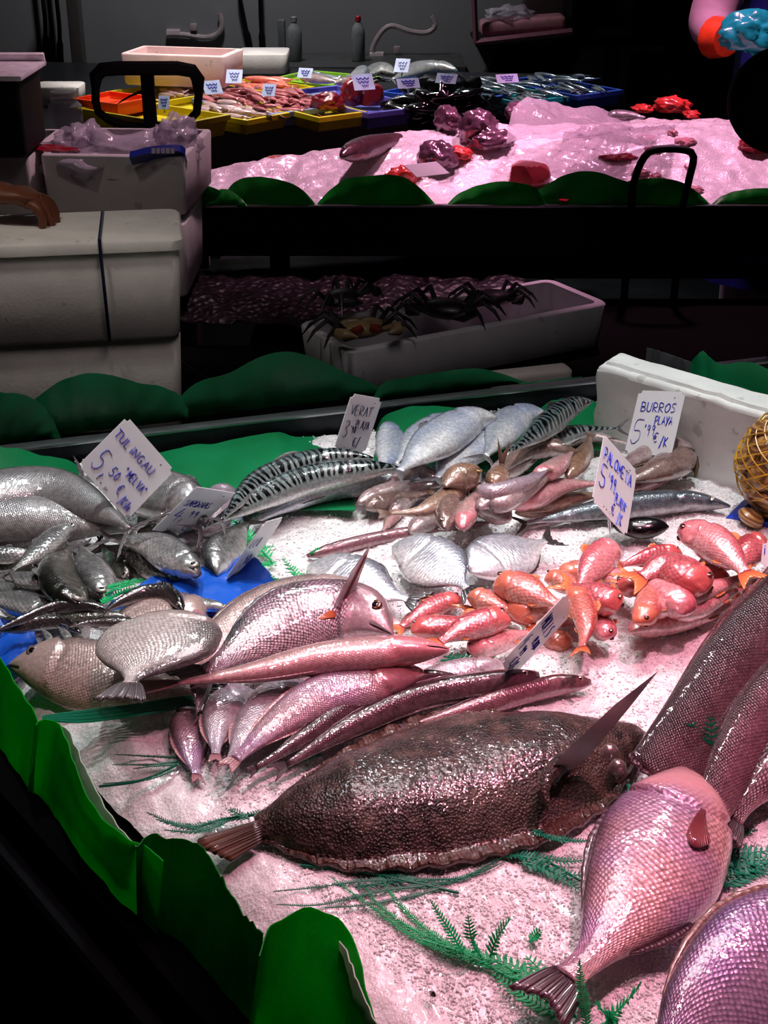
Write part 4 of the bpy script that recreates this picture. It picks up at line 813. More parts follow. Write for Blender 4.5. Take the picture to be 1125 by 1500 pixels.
price_tag((886, 636), (944, 689), (858, 733), (895, 800), ZB+.02, [T5('PALOMETA', .08, .32, .17, .68), T5('5', .07, .72, .32, .8), T5("'99", .3, .62, .2, .52), T5('"PLAYA"', .48, .72, .13, .52), T5('€', .5, .92, .16, .7), T5('/K', .66, .96, .16, .6)], 'white tilted tag reading PALOMETA above the dark mackerel', 1, .78, lw=1.2)
price_tag((826, 866), (843, 905), (731, 962), (752, 996), ZB+.03, [T5('MOLLS', .12, .42, .17, .85), T5('4', .08, .75, .2, .9), T5('99', .32, .78, .12, .8), T5('PLAYA', .45, .6, .11, .65), T5('€/K', .35, .94, .13, .9)], 'white tag slanting over the red mullets and the lings', 1, .72, lw=.75)
price_tag((391, 765), (414, 757), (332, 848), (345, 856), ZB+.02, [T5('LLUC', .1, .45, .15, 1.), T5('7,90', .1, .78, .18, .9)], 'see-through tag leaning over the blue sheet seen steeply', 1, .72, inkm=ink, lw=.7)
price_tag((1119, 790), (1150, 796), (1112, 832), (1122, 850), ZB+.05, [T5('I', .05, .5, .3)], 'white tag edge cut off by the right frame edge by the mullets', 1, .72)
# tags seen edge on: thin blades
def blade(name, pts, z0, mat, label, w0, ztip):
    a = P(*pts[0], z0); dep = (a-CAM).dot(FV); tip = CAM+ray(*pts[1])*(dep*.985/FPX)
    ax = (tip-a).normalized(); sd = ax.cross((a-CAM).normalized()).normalized(); bk = ax.cross(sd)
    o = empty(name, a); tag(o, label, 'price tag', GTAG); L_ = (tip-a).length; b = MB()
    off = [(-.5, 0), (.5, -.08), (.62, .12), (.5, .6), (.05, 1), (-.3, .62), (-.62, .15)]
    ring = lambda d: [a+ax*L_*v+sd*w0*u+bk*(d+.03*u) for u, v in off]
    b.rings([ring(-.0008), ring(.0008)]); b.build('card', mat, o, smooth=False); return o, a, ax, sd, L_
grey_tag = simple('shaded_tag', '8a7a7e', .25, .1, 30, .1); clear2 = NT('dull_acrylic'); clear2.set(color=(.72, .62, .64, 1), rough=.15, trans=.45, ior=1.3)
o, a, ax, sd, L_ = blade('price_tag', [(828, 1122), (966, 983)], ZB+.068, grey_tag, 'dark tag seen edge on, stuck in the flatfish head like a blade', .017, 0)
b = MB(); b.tube([a-ax*.0+Vector((0, 0, 0)), a-ax*.02-Vector((0, 0, .012))], [.004, .0015], 6); b.build('clear_spike', clear_m, o)
o, a, ax, sd, L_ = blade('price_tag', [(500, 885), (545, 795)], ZB+.085, clear2.m, 'clear tag holder with a red-brown edge standing behind the gilt-head', .014, 0)
b = MB(); b.tube([a+ax*.0, a+ax*L_*.8], [.0035, .002], 6); b.build('tag_edge', simple('brown_red', '7e4a4e', .3), o)
# ---------------------------------------------------------------- plastic ferns
fern_m = plastic_sheet('fern_green', '14805c', '1ea078', .3); fern_l = plastic_sheet('fern_light', '10b868', '1cd084', .35); fern_d = plastic_sheet('fern_dark', '0e5c46', '187a5c', .2)
def fern(label, stem, fronds, mat, z=.012, lf=.012, name='fern_sprig'):
    """stem: px points; fronds: list of px point lists (optional z lift third) with leaflets both sides"""
    zz = ZB+z; W = lambda q: P(q[0], q[1], zz+(q[2] if len(q) > 2 else 0))
    base = W(stem[0]); o = empty(name, base); tag(o, label, 'plastic fern')
    b = MB(); c = catmull([W(q) for q in stem], 12); b.tube(c, [.0016]*12, 6); b.build('stem', mat, o)
    for fr in fronds:
        l_ = lf
        if isinstance(fr, tuple): fr, l_ = fr
        n = max(6, int(sum((W(p)-W(q)).length for p, q in zip(fr, fr[1:]))/(l_*.42))); c = catmull([W(q) for q in fr], n+2); b = MB()
        b.tube(c, [.0011-.0006*i/len(c) for i in range(len(c))], 5)
        for i in range(1, n+1):
            T = (c[i+1]-c[i-1]).normalized(); Nn = Vector((0, 0, 1)); Nn = (Nn-T*Nn.dot(T)); Nn = Nn.normalized() if Nn.length > .3 else -FV; Sd = T.cross(Nn).normalized()
            l = l_*(math.sin(PI*min(1, (n+1.5-i)/(n+1)*.55+.08)))*random.uniform(.85, 1.1)
            for sg in (1, -1):
                dr = (Sd*sg+T*.55).normalized(); up = Nn*random.uniform(-.1, .28); e = c[i]+(dr+up)*l; m1 = c[i]+(dr+up*.5)*l*.5; wv = T*l*.17
                b.bm.faces.new([b.bm.verts.new(p) for p in (c[i]-wv*.6, m1-wv, e, m1+wv, c[i]+wv*.6)])
        q = b.build('frond', mat, o, smooth=False); q['kind'] = 'stuff'; q.modifiers.new('s', 'SOLIDIFY').thickness = .0007
    return o
fern('large bright green fern on the ice at the bottom centre', [(845, 1490), (760, 1440), (680, 1398), (620, 1378)],
 [([(820, 1475), (740, 1425), (620, 1380), (540, 1325), (485, 1285)], .006), ([(700, 1400), (620, 1370), (560, 1330), (535, 1300)], .006), ([(720, 1410), (650, 1380), (590, 1330), (555, 1282)], .006),
  ([(680, 1398, .005), (660, 1365, .02), (640, 1335, .035), (630, 1318, .045)], .008), ([(705, 1402, .005), (692, 1380, .02), (685, 1340, .05)], .009), ([(718, 1402, .005), (728, 1375, .025), (748, 1345, .05)], .011),
  ([(800, 1460), (740, 1415), (690, 1400), (640, 1385)], .014), ([(830, 1480), (780, 1430), (740, 1410), (700, 1400)], .016), ([(840, 1490), (800, 1480), (760, 1455), (720, 1425)], .012), ([(830, 1470), (800, 1440), (790, 1420), (770, 1400)], .014)], fern_l)
fern('green fern leaflets standing between the croaker tail and the corner fish', [(860, 1510), (885, 1500), (905, 1495)],
 [([(885, 1500), (905, 1480, .01), (925, 1460, .03), (940, 1438, .05)], .01), ([(860, 1510), (856, 1475, .02), (850, 1440, .05), (849, 1405, .08)], .007), ([(900, 1505), (890, 1490, .01), (880, 1478, .025), (872, 1465, .03)], .01), ([(905, 1500), (895, 1490, .01), (893, 1480, .03)], .01)], fern_l)
fern('dull green fern lying under the belly of the flatfish', [(440, 1268), (520, 1275), (600, 1292), (672, 1308)],
 [([(640, 1296), (560, 1305), (470, 1325), (405, 1325)], .005), ([(620, 1290), (540, 1290), (460, 1300), (400, 1306)], .005), ([(650, 1300), (590, 1316), (530, 1326), (475, 1330)], .005), ([(610, 1292), (660, 1292), (720, 1265), (745, 1248)], .005),
  ([(560, 1280), (610, 1288), (680, 1285), (740, 1262)], .005), ([(520, 1300), (580, 1292), (630, 1290)], .006)], fern_d)
fern('green fern between the flatfish and the pink croaker', [(745, 1253), (800, 1262), (850, 1290)],
 [([(730, 1250), (790, 1256), (830, 1262), (870, 1258)], .009), ([(760, 1258), (800, 1272), (830, 1290), (850, 1305)], .014), ([(780, 1216, .01), (810, 1228, .01), (850, 1232, .01), (880, 1228, .01)], .007), ([(770, 1265), (820, 1280), (860, 1282)], .012)], fern_m)
fern('small fern tip caught above the head of the pink croaker', [(918, 1150, .03), (950, 1158, .03), (990, 1150, .03)], [([(915, 1160, .03), (945, 1150, .035), (992, 1148, .03)], .012), ([(995, 1155, .02), (1020, 1148, .02), (1050, 1135, .02)], .01)], fern_m)
fern('two upright fern fronds between the two large dark hakes', [(1032, 1135, .0), (1028, 1120, .01)], [([(1032, 1130, .01), (1022, 1100, .03), (1012, 1055, .06)], .016), ([(1034, 1130, .01), (1042, 1090, .04), (1040, 1046, .07)], .016), ([(1030, 1138), (1010, 1150), (990, 1160)], .01)], fern_m)
fern('green fern lying at the right edge below the bass tail', [(1032, 1310), (1080, 1288), (1140, 1255)], [([(1035, 1240), (1075, 1250), (1140, 1245)], .016), ([(1030, 1262), (1080, 1262), (1140, 1258)], .018), ([(1035, 1282), (1085, 1272), (1140, 1268)], .018), ([(1060, 1300), (1100, 1280), (1140, 1275)], .014), ([(1040, 1228), (1075, 1222), (1110, 1215)], .01)], fern_m)
fern('dark wet fern left of the flatfish tail', [(385, 1192, .012), (330, 1200), (280, 1215)], [([(385, 1190, .01), (330, 1202), (270, 1210), (215, 1190)], .007), ([(300, 1215), (265, 1210), (228, 1200)], .006), ([(330, 1205), (290, 1218), (240, 1216)], .006), ([(365, 1200, .01), (345, 1190, .012), (335, 1186, .01)], .008)], fern_d)
fern('thin dark green fern twigs left of the hanging whiting', [(262, 1118), (240, 1130), (200, 1145), (145, 1152)], [([(262, 1110), (220, 1108), (168, 1105)], .003), ([(262, 1115), (220, 1120), (165, 1120)], .003), ([(262, 1120), (230, 1122), (195, 1126)], .003), ([(255, 1128), (215, 1142), (150, 1148)], .003)], fern_d)
fern('bright fern by the heads of the speckled sardines', [(150, 882, .02), (180, 868, .02), (215, 858, .02)], [([(150, 872, .02), (175, 860, .02), (215, 850, .02)], .01), ([(148, 885, .02), (170, 870, .02), (205, 858, .02)], .01), ([(155, 862, .03), (180, 855, .03), (210, 848, .03)], .008)], fern_l, z=.035)
fern('green fern behind the see-through tag', [(400, 825, .0), (370, 790, .015), (338, 758, .03)], [([(398, 820), (370, 790, .015), (335, 755, .03)], .016), ([(350, 800), (375, 806), (402, 800, .01)], .013), ([(372, 826), (390, 828), (405, 822)], .012), ([(352, 812), (354, 800, .01), (352, 788, .015)], .014)], fern_l)
fern('green fern running from the blue sheet to the pomfrets', [(350, 858, .02), (400, 860, .02), (455, 868, .02)], [([(455, 870), (438, 845, .01), (414, 818, .02)], .012), ([(345, 860, .01), (400, 862), (470, 872)], .012), ([(380, 835), (420, 858), (465, 868)], .006), ([(360, 866), (410, 870), (485, 880)], .012), ([(455, 812, .0), (462, 806, .01), (468, 802, .01)], .006)], fern_l)
fern('fern piece showing under the mullet with the touching head', [(645, 968), (680, 966), (720, 975)], [([(650, 962), (685, 965), (725, 962)], .014), ([(655, 975), (690, 972), (725, 970)], .013)], fern_m)
fern('tiny fern fragment left of the croaker', [(780, 1378), (786, 1368)], [([(776, 1380), (784, 1370, .003), (792, 1362, .008)], .008)], fern_l)
fern('little green fern bits under the dark lings', [(425, 1118), (445, 1110), (470, 1105)], [([(425, 1118), (445, 1112), (472, 1106)], .006)], fern_m)
# green twine bundle along the left edge
o = empty('green_twine', P(180, 1045, ZB)); tag(o, 'bundle of dark green twine stretched under the left sea breams', 'twine')
for k in range(7):
    dy = k*2.6-8; b = MB(); pts = [P(62, 1052+dy*.3, ZB+.03), P(120, 1050+dy, ZB+.03), P(200, 1040+dy, ZB+.032+.002*k), P(260, 1030+dy, ZB+.03), P(312, 1022+dy*.6, ZB+.022)]
    b.tube(catmull(pts, 16), .0016, 5); b.build('strand', fern_d if k % 2 else fern_m, o)
# ---------------------------------------------------------------- blue sheets
blue_m = plastic_sheet('blue_sheet', '0a4ab8', '1468e0', .25)
def crumple(name, poly_rows, z, mat, label, amp=.008, cat='plastic sheet', seed=0, n=26, th=.0008, freq=26, lift=None):
    rows = [catmull([P(x, y, z) for x, y in r], n) for r in poly_rows]; G = []; m_ = 18
    for i in range(m_):
        f = i/(m_-1)*(len(rows)-1); k = min(len(rows)-2, int(f)); t = f-k
        G.append([rows[k][j].lerp(rows[k+1][j], t) for j in range(n)])
    G = [[p+Vector((0, 0, amp*fbm(p.x*freq, p.y*freq, seed)+(lift(i/(m_-1), j/(n-1)) if lift else 0))) for j, p in enumerate(r)] for i, r in enumerate(G)]
    b = MB(); b.sheet(G, th); return tag(b.build(name, mat), label, cat)
crumple('blue_sheet', [[(148, 900), (200, 900), (300, 900), (405, 880)], [(165, 880), (230, 862), (320, 868), (410, 862)], [(225, 845), (270, 842), (330, 845), (405, 850)], [(305, 828), (335, 812), (370, 820), (395, 838)]], ZB+.034, blue_m, 'bright blue plastic sheet under the see-through tag')
crumple('blue_sheet', [[(-40, 990), (10, 978), (60, 960)], [(-40, 940), (0, 935), (50, 925)], [(-40, 908), (0, 905), (40, 912)]], ZB+.02, blue_m, 'blue plastic sheet at the left edge above the green sheet', seed=4)
# ---------------------------------------------------------------- mussels, clams, tray
mus = simple('mussel_black', '0d0b0d', .18, .1, 60, .5, .3, 90, coat=.8); barn = simple('barnacle_brown', '5a4630', .7, 0, 90, .4, .6, 150); barn2 = simple('shell_white', 'b9b0a4', .6, 0, 90, .3)
def mussel(label, c, L_, rot, tilt, z, name='mussel'):
    base = P(c[0], c[1], ZB); o = empty(name, base); tag(o, label, 'mussel')
    R = Matrix.Rotation(math.radians(rot), 4, 'Z') @ Matrix.Rotation(math.radians(tilt), 4, 'X')
    for sg in (1, -1):
        b = MB(); rings = []
        for i in range(15):
            u = i/14; w_ = L_*.27*(math.sin(PI*u**.8)**.7)*(.5+.7*u)+.0004; cx = -L_/2+L_*u
            rings.append([base+Vector((0, 0, z))+R @ Vector((cx, w_*math.cos(PI*k/8)+.1*L_*u*u, sg*(.0006+w_*.62*math.sin(PI*k/8)))) for k in range(9)])
        b.rings(rings, closed=False, caps=False); q = b.build('shell', mus, o)
    return o
mussel('black mussel shell on the ice beside the palometa tag foot', (936, 800), .085, -12, 28, .03)
mussel('black mussel behind the burros tag, its tip pointing right', (990, 650), .085, -28, 20, .055)
mussel('black mussel lower behind the burros tag', (975, 672), .08, 50, 10, .04)
o = empty('barnacle_cluster', P(1005, 680, ZB)); tag(o, 'brown barnacle cluster hanging by the black mussels', 'barnacles')
for k in range(9):
    a = P(985+k*4.2, 662+random.uniform(-8, 8), ZB+.045+.01*random.random()); e = a+Vector((random.uniform(-.008, .012), -random.uniform(.005, .02), -.02-.012*random.random()))
    b = MB(); b.tube([a, a.lerp(e, .5)+Vector((.003, 0, .002)), e], [.0045, .004, .0022], 7); b.build('barnacle_stalk', barn, o)
# blue tray with clams in a yellow net
tray_blue = simple('blue_tray', '0a3cc0', .3, 0, 30, .1)
c0, c1, c2, c3 = P(1062, 768, ZB), P(1330, 800, ZB), P(1330, 700, ZB), P(1108, 722, ZB)
b = MB(); zt = Vector((0, 0, .012)); up = Vector((0, 0, .002)); cen = (c0+c1+c2+c3)/4; ins = lambda p, k: p.lerp(cen, k)
b.rings([[p+Vector((0, 0, -.004)) for p in (c0, c1, c2, c3)], [p+zt for p in (c0, c1, c2, c3)], [ins(p, .1)+zt for p in (c0, c1, c2, c3)], [ins(p, .12)+up for p in (c0, c1, c2, c3)]])
tag(b.build('blue_tray', tray_blue, smooth=False), 'blue plastic tray on the ice at the right edge under the clam net', 'tray')
clam_m = NT('clam_shell'); co = clam_m.node('ShaderNodeTexCoord').outputs['Object']; wv = clam_m.node('ShaderNodeTexWave', {'Vector': co, 'Scale': 60, 'Distortion': 2}, bands_direction='Z').outputs[1]
clam_m.set(color=clam_m.mix(wv, clam_m.mix(clam_m.noise(co, 40, 4), '9a6c3a', 'd8b070'), '6a4826'), rough=.3, coat=.5, normal=clam_m.bump(wv, .5, .001))
def clam_mesh():
    b = MB(); rings = []
    for sg in (1,):
        for i in range(9):
            th = -PI/2+PI*i/8; r = math.cos(th)+.02; z = math.sin(th)
            rings.append([Vector((.021*r*math.cos(2*PI*k/16)*(1+.04*(k % 2)), .018*r*math.sin(2*PI*k/16)-.004*(1-r), .011*z*(1-.25*abs(r-.6)))) for k in range(16)])
    b.rings(rings); bmesh.ops.recalc_face_normals(b.bm, faces=b.bm.faces); me = bpy.data.meshes.new('clam'); b.bm.to_mesh(me); b.bm.free(); me.materials.append(clam_m.m); me.shade_smooth(); return me
cm = clam_mesh(); nb_c = P(1155, 760, ZB+.012); ctr = nb_c+Vector((.005, .03, .078)); random.seed(11)
k = 0
for i in range(46):
    ph = math.acos(1-2*(i+.5)/46); th = PI*(1+5**.5)*i; dv = Vector((math.sin(ph)*math.cos(th), math.sin(ph)*math.sin(th), math.cos(ph)))
    if dv.y > .6: continue
    p = ctr+Vector((dv.x*.074, dv.y*.064, dv.z*.078)); o = bpy.data.objects.new('clam', cm); COL.objects.link(o); o.location = p
    o.rotation_euler = (dv.to_track_quat('Z', 'Y').to_euler()); o.rotation_euler.rotate_axis('X', random.uniform(-.6, .6)); o.rotation_euler.rotate_axis('Z', random.uniform(0, 6)); s_ = random.uniform(1.05, 1.4); o.scale = (s_, s_, s_)
    tag(o, 'brown ridged clam inside the yellow net at the right edge', 'clam', 'clams in the yellow net')
o = bpy.data.objects.new('clam', cm); COL.objects.link(o); o.location = P(1100, 758, ZB+.022); o.rotation_euler = (.4, .3, 1.); o.scale = (1.2, 1.2, 1.2); tag(o, 'grey-brown clam lying loose in the blue tray under the net', 'clam')
net_m = simple('yellow_net', 'c79a1a', .35, 0, 60, .15, coat=.4); o = empty('yellow_net', nb_c); tag(o, 'yellow mesh net bag full of clams at the right edge', 'net bag'); b = MB()
for s_ in (1, -1):
    for k in range(15):
        pts = []
        for i in range(25):
            ph = PI*(.02+.62*i/24); th = 2*PI*k/15+s_*i*.16; q = 1+.02*math.sin(9*ph+k); pts.append(ctr+Vector((math.sin(ph)*math.cos(th)*.090*q, math.sin(ph)*math.sin(th)*.082*q, math.cos(ph)*.097*q)))
        b.tube(pts, .0011, 4)
q = b.build('netting', net_m, o); q['kind'] = 'stuff'
b = MB(); b.tube([ctr+Vector((0, 0, .085)), ctr+Vector((.003, 0, .1)), ctr+Vector((.0, 0, .125))], [.014, .006, .012], 10); b.build('net_knot', net_m, o)
b = MB(); b.tube([P(630, 1452, ZB+.01), P(634, 1456, ZB+.012), P(638, 1460, ZB+.01)], [.001, .003, .001], 6); tag(b.build('fish_scrap', mouth_m), 'tiny brown scrap on the bare ice at the bottom centre', 'scrap')
# ================================================================ middle stall (foam boxes, crab tray)
mq = lambda z: [Vector((x, y, z)) for x, y in ((-1.05, 2.13), (1.3, 2.88), (1.3, 3.46), (-.32, 3.46), (-.32, 3.09), (-1.05, 3.09))]
b = MB(); b.rings([mq(0), mq(.584)])
o = b.build('middle_stall', simple('dark_counter', '030303', .9, spec=.05), smooth=False); tag(o, 'low dark counter behind the nearest stall carrying foam boxes and the crab tray', 'counter')
def foam_box(name, corner, ang, L_, W_, H_, mat, label, lid=False, z0=None, lidh=.028, open_=False, group=None, wall=.022, round_=.022, fill=None):
    """corner = front right bottom corner, ang = rotation of the front edge, box extends left and back"""
    c = Vector(corner); R = Matrix.Rotation(math.radians(ang), 4, 'Z'); X = R @ Vector((-1, 0, 0)); Y = R @ Vector((0, 1, 0)); Z = Vector((0, 0, 1))
    o = empty(name, c+X*L_/2+Y*W_/2); tag(o, label, 'foam box', group); ctr = c+X*L_/2+Y*W_/2
    def rr(l, w_, z, r, n=5):
        pts = []
        for sx, sy, a0 in ((1, 1, 0), (-1, 1, 90), (-1, -1, 180), (1, -1, 270)):
            for k in range(n):
                a = math.radians(a0+90*k/(n-1)); pts.append(ctr+R @ Vector((sx*(l/2-r)+r*math.cos(a), sy*(w_/2-r)+r*math.sin(a), z)))
        return pts
    b = MB(); bodyh = H_-(lidh if lid else 0)
    rings = [rr(L_*.97-.01, W_*.97-.01, 0, round_), rr(L_*.97, W_*.97, .006, round_), rr(L_, W_, bodyh-.004, round_), rr(L_-.006, W_-.006, bodyh, round_)]
    if open_: rings += [rr(L_-2*wall, W_-2*wall, bodyh, round_*.6), rr(L_-2*wall-.01, W_-2*wall-.01, wall, round_*.6)]
    b.rings(rings); b.build('box_body', mat, o, auto=50)
    if lid:
        b = MB(); b.rings([rr(L_*.985, W_*.985, bodyh+.0015, round_), rr(L_+.014, W_+.014, bodyh+.004, round_*1.1), rr(L_+.014, W_+.014, H_-.006, round_*1.1), rr(L_, W_, H_, round_)]); b.build('lid', mat, o, auto=50)
    return o, ctr, X, Y
fb2, ctr2, X2, Y2 = foam_box('foam_box', (-.40, 2.565, .585), 9, .62, .27, .198, foam_m, 'lower white foam box at the left, partly hidden by green sheets', group=None)
fb1, ctr1, X1, Y1 = foam_box('foam_box', (-.388, 2.55, .785), 9, .62, .23, .2, foam_m, 'white lidded foam box strapped with a dark band, upper of the near stack', lid=True)
strap = simple('dark_blue_strap', '101a3c', .35)
pA, pB, pC, pD = PL(96, 331, (-1, 2.69), (0, 2.75)), P(146, 337, .988), PL(147, 340, (ctr1-Y1*.127-X1).to_tuple(), (ctr1-Y1*.127+X1).to_tuple()), None
fr = ctr1-Y1*.1225; fx = lambda px, z: PL(px, z, tuple(fr-X1), tuple(fr+X1))
x0 = fx(145, 345); x1 = fx(160, 492); b = MB()
top = Vector((x0.x, x0.y, .987)); tb = top+Y1*.23
b.tube([tb, top+Vector((0, 0, .001)), Vector((x0.x, x0.y, .98))-Y1*.002, Vector((x1.x, x1.y, .80))-Y1*.002, Vector((x1.x, x1.y, .785))+Y1*.01], [.0032]*5, 6, .4)
b.build('strap', strap, fb1)
# box stack behind at left with plastic bags
cart = simple('cart_black', '0c0b0c', .5)
b = MB(); b.box((-.94, 3.42, .342), (.84, .62, .684)); tag(b.build('side_table', cart, smooth=False), 'black side table carrying foam boxes at the left behind the strapped box', 'table')
foam_box('foam_box', (-.46, 3.13, .686), 0, .44, .34, .176, foam_far, 'greyish foam box under the box with the clear bags', group=None)
foam_box('foam_box', (-1.0, 3.13, .686), 0, .42, .34, .176, foam_far, 'foam box under the leftmost box at the frame edge')
foam_box('foam_box', (-.455, 3.15, .879), -4, .335, .34, .135, foam_far, 'pinkish foam box heaped with clear bags, in front of the black loop', open_=True, round_=.01, wall=.018)
foam_box('foam_box', (-.81, 3.15, .879), -2, .42, .34, .135, foam_far, 'pinkish foam box at the left frame edge under the black scale', open_=True, round_=.01, wall=.018)
bag_m = NT('clear_bag'); co = bag_m.node('ShaderNodeTexCoord').outputs['Object']
tb_ = bag_m.node('ShaderNodeBsdfTransparent', {0: (.94, .92, .95, 1)}); mx = bag_m.node('ShaderNodeMixShader', {0: .42, 1: tb_, 2: bag_m.b}); bag_m.t.links.new(mx.outputs[0], bag_m.out.inputs[0])
bag_m.set(color='d8d0dc', rough=.16, spec=.9, normal=bag_m.bump(bag_m.noise(co, 60, 3), .6, .004))
def blob(name, c, r, mat, label, cat, amp=.3, freq=14, seed=0, sub=4, parent=None, hard=0):
    bm = bmesh.new(); bmesh.ops.create_icosphere(bm, subdivisions=sub, radius=1)
    for v in bm.verts:
        d = v.co.normalized(); k = 1+amp*fbm(d.x*2+seed, d.y*2, d.z*2)+amp*.35*abs(nz(d.x*5+seed, d.y*5, d.z*5))
        if hard:
            k = 1
            for h in hard: 
                t = d.dot(Vector(h[:3]).normalized()); 
                if t > 0: k = min(k, h[3]/t)
        v.co = Vector((d.x*r[0]*k, d.y*r[1]*k, d.z*r[2]*k))
        if v.co.z < -r[2]*.55: v.co.z = -r[2]*.55
    me = bpy.data.meshes.new(name); bm.to_mesh(me); bm.free(); o = link(name, me, mat, parent); 
    if parent is None: o.location = c
    else: o.matrix_parent_inverse = Matrix.Identity(4); o.location = Vector(c)-parent.location
    if hard: me.set_sharp_from_angle(angle=math.radians(20))
    if label: tag(o, label, cat)
    return o
for i, (c, r, lab) in enumerate([((-.64, 3.30, .985), (.15, .12, .05), 'crumpled clear plastic bag heap in the middle of the foam box'), ((-.50, 3.31, 1.01), (.055, .06, .06), 'bluish clear bag at the right end of the foam box'), ((-.73, 3.34, .99), (.06, .07, .055), 'clear plastic bag leaning at the left end of the foam box')]):
    blob('plastic_bag', c, r, bag_m.m, lab, 'plastic bag', .55, seed=i*3)
b = MB(); 
pk = [P(190, 222, 1.03), P(225, 214, 1.04), P(262, 212, 1.04), P(272, 218, 1.03)]; pk2 = [p+Vector((0, .02, -.035)) for p in pk]
b.sheet([catmull(pk, 14), [p+Vector((0, -.012, -.012)) for p in catmull(pk, 14)], catmull(pk2, 14)], .004)
pkt = b.build('blue_packet', simple('blue_packet', '12228a', .3, coat=.5)); tag(pkt, 'dark blue printed packet lying among the clear bags', 'packet')
b = MB()
for k in range(5):
    p = P(226+k*7, 219, 1.045)+Vector((0, -.014, 0)); b.box(p, (.008, .002, .012), Matrix.Rotation(-.3, 4, 'X'))
b.build('white_print', simple('print_white', 'c8b8c8', .5), pkt)
red_m = simple('red_bag', '9c1228', .3, coat=.5)
o = crumple('red_sheet', [[(-10, 222), (40, 220), (90, 222), (118, 222)], [(-10, 212), (40, 210), (80, 212), (112, 217)]], 1.016, red_m, 'dark red plastic sheet on the box rim under the black scale', .004, n=20)
# glass jar
b = MB(); jc = Vector((-.83, 3.62, 0)); 
# black scale box with white pan
sc_ = empty('market_scale', (-.93, 3.2, 1.02)); tag(sc_, 'black weighing scale with a white tray on top at the left edge', 'scale')
b = MB(); b.box((-.955, 3.2, 1.105), (.31, .22, .17), bevel=.02, seg=3); b.build('housing', black_m, sc_)
b = MB(); b.box((-.955, 3.2, 1.196), (.335, .25, .012), bevel=.005); b.box((-.955, 3.31, 1.205), (.335, .012, .03), Matrix.Rotation(.3, 4, 'X'), .003); b.build('tray', simple('scale_white', 'f0eaee', .35), sc_)
b = MB(); b.rings([[Vector((-.92+r*math.cos(k*PI/10), 3.18+r*math.sin(k*PI/10), z)) for k in range(20)] for r, z in ((.055, 1.202), (.05, 1.21), (.018, 1.29), (.012, 1.3))]); b.build('display_cone', black_m, sc_)
b = MB(); b.box((-.955, 3.085, 1.12), (.2, .004, .08), bevel=.002); b.build('screen', simple('screen_black', '020202', .15), sc_)
# black loop on a post (scale hanger)
lp = empty('black_loop_hanger', (-.655, 3.66, .7)); tag(lp, 'black rounded metal loop on a thick post before the yellow crates', 'hanger')
Yl = 3.66; Lc = lambda x, y: Q(x, y, Yl); b = MB()
pts = [(140, 130), (140, 112), (150, 102), (172, 100), (215, 100), (260, 100), (282, 104), (290, 116), (291, 140), (288, 165), (275, 178), (245, 184), (215, 188), (185, 184), (160, 176), (144, 164), (140, 148), (140, 130)]
rr_ = [.011 if y > 118 else .018 for x, y in pts]; b.tube([Lc(*p) for p in pts], rr_, 8, 1); b.build('loop', black_m, lp)
b = MB(); p0, p1 = Lc(215, 102), Lc(215, 188); b.box((p0.x, Yl, (p0.z+.7)/2), (.034, .02, p0.z-.7), bevel=.003); b.build('post', black_m, lp)
b = MB(); b.tube([Lc(207, 134), Lc(190, 141), Lc(178, 148), Lc(170, 154)], [.008, .007, .005, .001], 6, .4); b.build('hook', black_m, lp)
